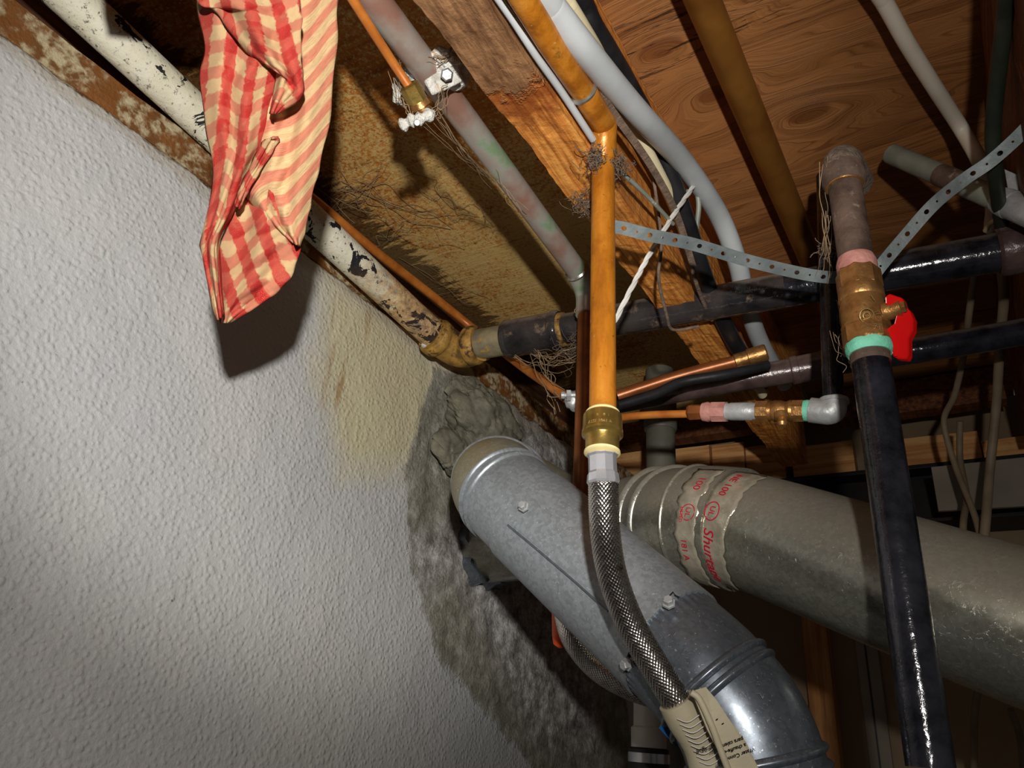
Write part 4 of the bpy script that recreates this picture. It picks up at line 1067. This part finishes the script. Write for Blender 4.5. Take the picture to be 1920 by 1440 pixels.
# flat dusty strap
def ribbon(name, pts, w, th, mat, parent=None, widthdir=None):
    path = spline(pts, 8); vs_, fs = [], []
    for i, p in enumerate(path):
        t = (path[min(i + 1, len(path) - 1)] - path[max(0, i - 1)]).normalized()
        v = (Vector((0, 0, Z0)) - p).normalized(); s = t.cross(v).normalized(); n = s.cross(t)
        for a, b in ((-1, -1), (1, -1), (1, 1), (-1, 1)): vs_.append(p + s * a * w / 2 + n * b * th / 2)
    for i in range(len(path) - 1):
        for k in range(4): fs.append((i * 4 + k, i * 4 + (k + 1) % 4, i * 4 + 4 + (k + 1) % 4, i * 4 + 4 + k))
    fs += [(0, 3, 2, 1), tuple(len(vs_) - 4 + k for k in range(4))]
    return mesh(name, vs_, fs, mat, parent, None, False)
tag(ribbon('flat_strap', [P(985, -30, .505), P(1040, 55, .55), P(1100, 140, .59), P(1160, 225, .64), P(1220, 310, .69), P(1268, 400, .74), P(1300, 500, .79)], .0065, .0022, MAT['cabledust']), 'dusty brown flat strap crossing in front of the upper copper pipes', 'strap')
cable('brown_wire', [P(1225, 330, .72), P(1240, 450, .74), P(1235, 520, .74), P(1250, 590, .76), P(1262, 618, .78), P(1310, 612, .78)], .0016, 'cabledust', 'thin dusty brown wire drooping over the black gas main', 'wire')
cable('brown_wire', [P(1288, 440, .80), P(1300, 510, .80), P(1316, 560, .83), P(1335, 600, .86)], .0022, 'cabledust', 'short brown wire beside the thick black cable above the gas main', 'wire')
cable('grey_wire', [P(1152, 312, .655), P(1190, 345, .67), P(1230, 385, .70), P(1262, 420, .73)], .0020, 'conduit', 'thin grey wire leaving the dust clump on the amber riser', 'wire')
# twisted bare wire
tw = empty('twisted_wire', P(1220, 450, .68), 'twisted pale bare wire slanting down to the amber riser', 'wire')
core = spline([P(1300, 350, .78), P(1265, 400, .73), P(1222, 470, .69), P(1192, 525, .67), P(1153, 602, .64)], 14)
fr = frames(core)
for k in range(3):
    pp = []
    for i, (p, t, a, b) in enumerate(fr):
        th = i * .42 + k * 2.094; pp.append(p + (a * math.cos(th) + b * math.sin(th)) * .0013)
    tube('strand', pp, .0013, MAT['fleck'], tw, 8)
cable('loop_wire', [P(1272, 405, .80), P(1285, 370, .80), P(1300, 348, .80), P(1310, 380, .80), P(1306, 430, .80)], .0028, 'conduit', 'short grey loop of wire where the twisted wire starts', 'wire')
cable('white_cable', [onz(1622, -50, .625), onz(1660, 8, .625), onz(1700, 80, .62), onz(1750, 160, .615), onz(1800, 238, .61), P(1838, 305, .76), P(1862, 370, .80), P(1858, 430, .84)], .0075, 'cablewhite', 'white cable running down the right half of the plywood', on=.3)
cable('dark_green_cable', [P(1893, -60, .52), P(1884, 40, .56), P(1870, 150, .60), P(1862, 250, .63), P(1868, 340, .66), P(1880, 440, .74)], .0062, 'cablegreen', 'dark green cable hanging beside the dark right-hand joist', on=.3)
cd = empty('grey_conduit', P(1680, 290, .80), 'grey painted conduit with a cut open end at the right', 'conduit')
c_a, c_b = P(1672, 289, .82), P(1960, 412, .66)
lathe('pipe', c_a, c_b, [(0, .0085), (0, .0108), (1, .0108)], MAT['conduit'], cd, 28)
cdir = (c_b - c_a).normalized()
m0 = c_a.lerp(c_b, .24)
lathe('worn_band', c_a.lerp(c_b, .36), c_a.lerp(c_b, .5), [(0, .0112), (.5, .0115), (1, .0112)], MAT['ironbrown'], cd, 28)
lathe('coupling', c_a.lerp(c_b, .74), c_a.lerp(c_b, .98), [(0, .0122), (.15, .0135), (.3, .0135), (.32, .0128), (1, .0128)], MAT['zinc'], cd, 28)
lathe('hole', c_a - cdir * .0006, c_a + cdir * .001, [(0, .0082), (1, .0082)], MAT['rubber'], cd, 24)  # solid black disc, paints the shade inside the open conduit end
plate('bracket', [P(1884, 318, .69), P(1912, 330, .69), P(1912, 372, .70), P(1892, 366, .70)], .002, MAT['zinc'], cd, 0)
cable('cream_wire', [P(1848, 432, .78), P(1858, 418, .76), P(1875, 412, .74), P(1900, 412, .72), P(1940, 416, .70)], .0026, 'cablecream', 'pale wire curling over the black gas main at the right edge', 'wire')
# hanging tan cables at right
cable('tan_cable', [P(1830, 500, .90), P(1818, 580, .95), P(1808, 660, 1.0), P(1790, 740, 1.05), P(1770, 790, 1.08), P(1790, 870, 1.06), P(1830, 975, 1.0), P(1852, 1080, .95)], .0042, 'cabletan', 'leftmost tan cable hanging in front of the pale grey board')
cable('tan_cable', [P(1800, 790, 1.1), P(1800, 860, 1.1), P(1812, 930, 1.05), P(1806, 985, 1.0), P(1806, 1080, .97)], .0045, 'cabletan', 'middle tan cable crossing the pale grey board')
cable('tan_cable', [P(1876, 480, .88), P(1882, 560, .92), P(1875, 640, .96), P(1868, 760, 1.0), P(1856, 880, 1.0), P(1848, 980, .96), P(1838, 1090, .93)], .0058, 'cabletan', 'thickest tan cable hanging furthest right of the black riser')
cable('tan_cable', [P(1838, 1270, 1.1), P(1828, 1340, 1.1), P(1826, 1450, 1.1)], .005, 'cabletan', 'tan cable hanging below the old duct near the right edge')
cable('tan_cable', [P(1895, 1330, 1.1), P(1912, 1380, 1.1), P(1920, 1450, 1.1)], .005, 'cabletan', 'tan cable in the bottom right corner')
gpipe = empty('grey_drain_pipe', ony(1238, 880, 1.12), 'grey vertical drain pipe behind the duct with a collar near its top', 'pipe')
a = ony(1238, 790, 1.12); b = Vector((a.x, a.y, Z0 - .3)); tp = Vector((a.x, a.y, Z0 + .60))
tube('pipe', [b, a, tp], .0245, MAT['pvcgrey'], gpipe, 32)
lathe('hub', Vector((a.x, a.y, a.z - .018)), Vector((a.x, a.y, Z0 + .55)), [(0, .0262), (.06, .0282), (1, .0282)], MAT['pvcgrey'], gpipe, 32)

# ------------------------------------------------------------------ perforated steel straps
def perf(name, pts, w, label, start_big=0):
    path = dense(spline(pts, 10), .0005); pitch = 14
    L = len(path); vs_, fs = [], []
    def pos(i, t):
        i = max(0, min(L - 1, i)); k = int(i); p = path[k] if k >= L - 1 else path[k].lerp(path[k + 1], i - k)
        T = (path[min(k + 6, L - 1)] - path[max(0, k - 6)]).normalized()
        v = (Vector((0, 0, Z0)) - p).normalized(); v = (v + Vector((0, 0, -.25))).normalized()
        s = T.cross(v).normalized(); return p + s * t * w / 2
    nC = (L - 1) // 24; K = 16
    for c in range(nC):
        big = (c + start_big) % 2; r = .0020 if big else .0010
        i0 = c * 24; mid = i0 + 12; base = len(vs_)
        for k in range(K):
            a = 2 * math.pi * (k + .5) / K; ca, sa = math.cos(a), math.sin(a); m = max(abs(ca), abs(sa))
            vs_.append(pos(mid + ca * r / .0005 * (1.2 if big else 1), sa * r / (w / 2)))
            vs_.append(pos(mid + ca / m * 12, sa / m))
        for k in range(K):
            q = (k + 1) % K; fs.append((base + 2 * k, base + 2 * k + 1, base + 2 * q + 1, base + 2 * q))
        # fill the four corner triangles
        cr = [pos(mid + 12, 1), pos(mid - 12, 1), pos(mid - 12, -1), pos(mid + 12, -1)]; cb = len(vs_); vs_ += cr
        for j, (k0, k1) in enumerate(((1, 2), (5, 6), (9, 10), (13, 14))):
            fs.append((base + 2 * k0 + 1, cb + j, base + 2 * k1 + 1))
    o = mesh(name, vs_, fs, MAT['strap'], None, None, False)
    m = o.modifiers.new('t', 'SOLIDIFY'); m.thickness = .0009; m.offset = 0
    return tag(o, label, 'strap')
perf('perforated_strap', [P(1132, 424, .632), P(1165, 427, .635), P(1220, 441, .64), P(1300, 458, .65), P(1400, 488, .662), P(1500, 512, .668), P(1556, 520, .668), P(1578, 518, .675)], .0112, 'perforated steel strap stretched from the amber riser to the gas riser')
perf('perforated_strap', [P(1628, 532, .655), P(1650, 500, .652), P(1700, 440, .65), P(1752, 382, .645), P(1810, 335, .64), P(1860, 300, .63), P(1925, 240, .61), P(1990, 165, .59)], .0112, 'perforated steel strap rising from the gas riser to the upper right corner', 1)

# ------------------------------------------------------------------ cloth
def cloth_build():
    root = empty('checked_towel', P(500, 200, .48), 'red and cream checked towel hanging in front of the white wall', 'towel')
    def sheet(name, left, right, d0, d1, uvo, uva, uvs, uv2, bulge, seed, NU=46, NV=110):
        L = spline([Vector((x, y, 0)) for x, y in left], 10); Rr_ = spline([Vector((x, y, 0)) for x, y in right], 10)
        def samp(c, t):
            s = t * (len(c) - 1); i = min(int(s), len(c) - 2); return c[i].lerp(c[i + 1], s - i)
        g = random.Random(seed); ph = [g.uniform(0, 6.28) for _ in range(8)]
        vs_, fs, uv = [], [], []
        ca, sa = math.cos(math.radians(uva)), math.sin(math.radians(uva))
        for j in range(NV + 1):
            t = j / NV; a = samp(L, t); b = samp(Rr_, t)
            for i in range(NU + 1):
                s = i / NU; q = a.lerp(b, s)
                wr = .0035 * math.sin(s * 9 + t * 3 + ph[0]) + .0022 * math.sin(s * 17 - t * 6 + ph[1]) + .0014 * math.sin(t * 22 + s * 8 + ph[2]) + .0008 * math.sin(t * 47 + s * 31 + ph[3])
                d = d0 + (d1 - d0) * t - bulge * math.sin(math.pi * s) ** .8 + wr * (.3 + .7 * math.sin(math.pi * min(1, max(0, s))))
                ex = 1.6 * math.sin(t * 40 + ph[4]) * (1 if i == 0 else (-1 if i == NU else 0))
                vs_.append(P(q.x + ex, q.y, d))
                U = (q.x - uvo[0]) / uvs; W_ = (q.y - uvo[1]) / uvs
                cv = .35 * math.sin(s * 3.0 + t * 2 + ph[5])
                uv.append(((U * ca - W_ * sa) * uv2 + cv * .6 * uv2 + (.12 if uv2 < .1 else 0), U * sa + W_ * ca + cv * .5 + .25 * math.sin(s * 8 + ph[6])))
        for j in range(NV):
            for i in range(NU):
                k = j * (NU + 1) + i; fs.append((k, k + NU + 1, k + NU + 2, k + 1))
        o = mesh(name, vs_, fs, MAT['cloth'], root, uv, True)
        m = o.modifiers.new('t', 'SOLIDIFY'); m.thickness = .0014; m.offset = 0
        return o
    # rear fold: right side with slanting stripes
    sheet('rear_fold', [(455, -90), (450, 60), (450, 200), (448, 300), (456, 352), (466, 372), (500, 412), (546, 452)],
          [(640, -90), (633, 0), (630, 90), (616, 230), (596, 320), (582, 380), (572, 430), (562, 462)],
          .470, .492, (400, 0), 36, 38, .008, .010, 4)
    # lower fold hanging below it to the hem
    sheet('lower_fold', [(470, 330), (436, 400), (420, 440), (404, 490), (402, 545), (414, 606)],
          [(520, 360), (560, 425), (563, 462), (544, 520), (500, 562), (432, 604)],
          .486, .506, (400, 0), 28, 50, .95, .007, 6, 36, 60)
    # part above the picture, spread wider over the pipe
    sheet('upper_fold', [(120, -420), (150, -260), (175, -60)], [(700, -420), (660, -260), (640, -60)], .475, .478, (400, 0), 4, 46, 1.0, .008, 12, 40, 40)
    # left fold
    sheet('left_fold', [(362, -90), (372, 15), (384, 90), (376, 150), (386, 230), (398, 300), (400, 350), (380, 440), (380, 480), (400, 575), (408, 600)],
          [(545, -90), (548, 0), (545, 90), (510, 180), (498, 230), (490, 270), (468, 320), (440, 390), (414, 440), (410, 480), (420, 592)],
          .452, .492, (400, 0), -6, 50, 1.1, .012, 9)
    # front flap, folded over from the top
    sheet('front_flap', [(372, -90), (372, 2), (398, 14), (425, 50), (462, 95), (500, 122), (520, 138), (506, 214)],
          [(560, -90), (562, 0), (566, 40), (564, 90), (566, 130), (568, 160), (562, 185), (520, 212)],
          .432, .455, (400, 0), 10, 44, 1.0, .008, 15, 34, 70)
    # small lower turn of the hem
    sheet('hem_turn', [(440, 385), (452, 350), (490, 272), (500, 262)],
          [(448, 392), (472, 345), (520, 268), (516, 256)], .470, .466, (400, 0), 40, 30, .6, .004, 21, 12, 24)
    return root
cloth_build()

# ------------------------------------------------------------------ cobwebs, dust clumps, roots
def strands(name, segs, r, mat, label, cat, seed=3, sag=.01, jit=.004, seg=5):
    g = random.Random(seed); vs_, fs = [], []
    for (a, b, n) in segs:
        for _ in range(n):
            a2 = a + Vector([g.gauss(0, jit) for _ in range(3)]); b2 = b + Vector([g.gauss(0, jit) for _ in range(3)])
            mid = [a2.lerp(b2, k / 6) + Vector((g.gauss(0, jit * .5), g.gauss(0, jit * .5), -sag * math.sin(math.pi * k / 6) * g.uniform(.3, 1) + g.gauss(0, jit * .4))) for k in range(7)]
            mid[0] = a2; mid[-1] = b2
            v, f, _u = tube_data(spline(mid, 4), r * g.uniform(.5, 1.4), seg, False)
            o = len(vs_); vs_ += v; fs += [tuple(q + o for q in t) for t in f]
    ob = mesh(name, vs_, fs, mat, None, None, True); return tag(ob, label, cat, kind='stuff')
strands('cobweb', [(P(742, 140, .60), P(775, 225, .60), 6), (P(735, 60, .60), P(760, 190, .62), 4), (P(815, 210, .60), P(925, 340, .71), 7), (P(785, 232, .60), P(925, 330, .71), 2),
                   (P(838, 165, .61), P(815, 220, .60), 6), (P(920, 320, .71), P(985, 400, .74), 4), (P(810, 110, .60), P(860, 90, .61), 8)],
        .00028, MAT['web'], 'cobwebs strung from the crusted saddle valve along the patina pipe', 'cobweb', 3, .008, .003)
strands('cobweb', [(onz(600, 330, .655), onz(700, 380, .655), 10), (onz(620, 400, .655), onz(720, 320, .655), 8), (onz(640, 340, .652), onz(850, 420, .655), 8), (onz(700, 440, .655), onz(760, 400, .655), 5),
                   (onz(900, 380, .655), onz(930, 400, .655), 3), (onz(780, 330, .655), onz(900, 400, .655), 4), (onz(740, 480, .655), onz(900, 560, .655), 5)],
        .00032, MAT['web'], 'dusty cobweb roots spread over the mottled plywood', 'cobweb', 5, .006, .012)
strands('cobweb', [(P(1000, 660, .95), P(1090, 650, .88), 8), (P(1010, 670, .93), P(1060, 740, .86), 5), (P(960, 660, .98), P(1080, 680, .9), 5), (P(1085, 560, .88), P(1095, 600, .88), 6), (P(1030, 690, .92), P(1045, 770, .90), 3)],
        .0004, MAT['web'], 'cobweb tangle hanging under the dusty coupling', 'cobweb', 8, .014, .006)
strands('cobweb', [(P(1556, 400, .62), P(1545, 520, .66), 4), (P(1575, 560, .60), P(1585, 660, .58), 6), (P(1572, 620, .60), P(1595, 690, .57), 5), (P(1545, 300, .62), P(1540, 480, .64), 3)],
        .0003, MAT['web'], 'cobweb along the left side of the brass gas valve', 'cobweb', 9, .004, .003)
def clump(name, px, py, d, rad, n, label, seed, r=.00028):
    g = random.Random(seed); vs_, fs = [], []; c = P(px, py, d)
    for _ in range(n):
        p = c + Vector([g.gauss(0, rad) for _ in range(3)]); pts = [p]
        for k in range(4): p = p + Vector([g.gauss(0, rad * .6) for _ in range(3)]); pts.append(p)
        v, f, _u = tube_data(spline(pts, 3), r * g.uniform(.6, 1.5), 5, False)
        o = len(vs_); vs_ += v; fs += [tuple(q + o for q in t) for t in f]
    return tag(mesh(name, vs_, fs, MAT['dust'], None, None, True), label, 'dust', kind='stuff')
clump('dust_clump', 1118, 300, .628, .0040, 70, 'dust clump caught left of the amber riser just under its elbow', 2)
clump('dust_clump', 1160, 310, .638, .0040, 60, 'dust clump caught right of the amber riser just under its elbow', 3)
clump('dust_clump', 1100, 385, .665, .005, 60, 'brown dust on the joist edge left of the amber riser', 4)
clump('dust_clump', 1075, 655, .90, .008, 60, 'grey dust hanging under the dusty coupling', 5)
clump('dust_clump', 1550, 470, .655, .0035, 40, 'dust on the thin black riser beside the strap', 6)
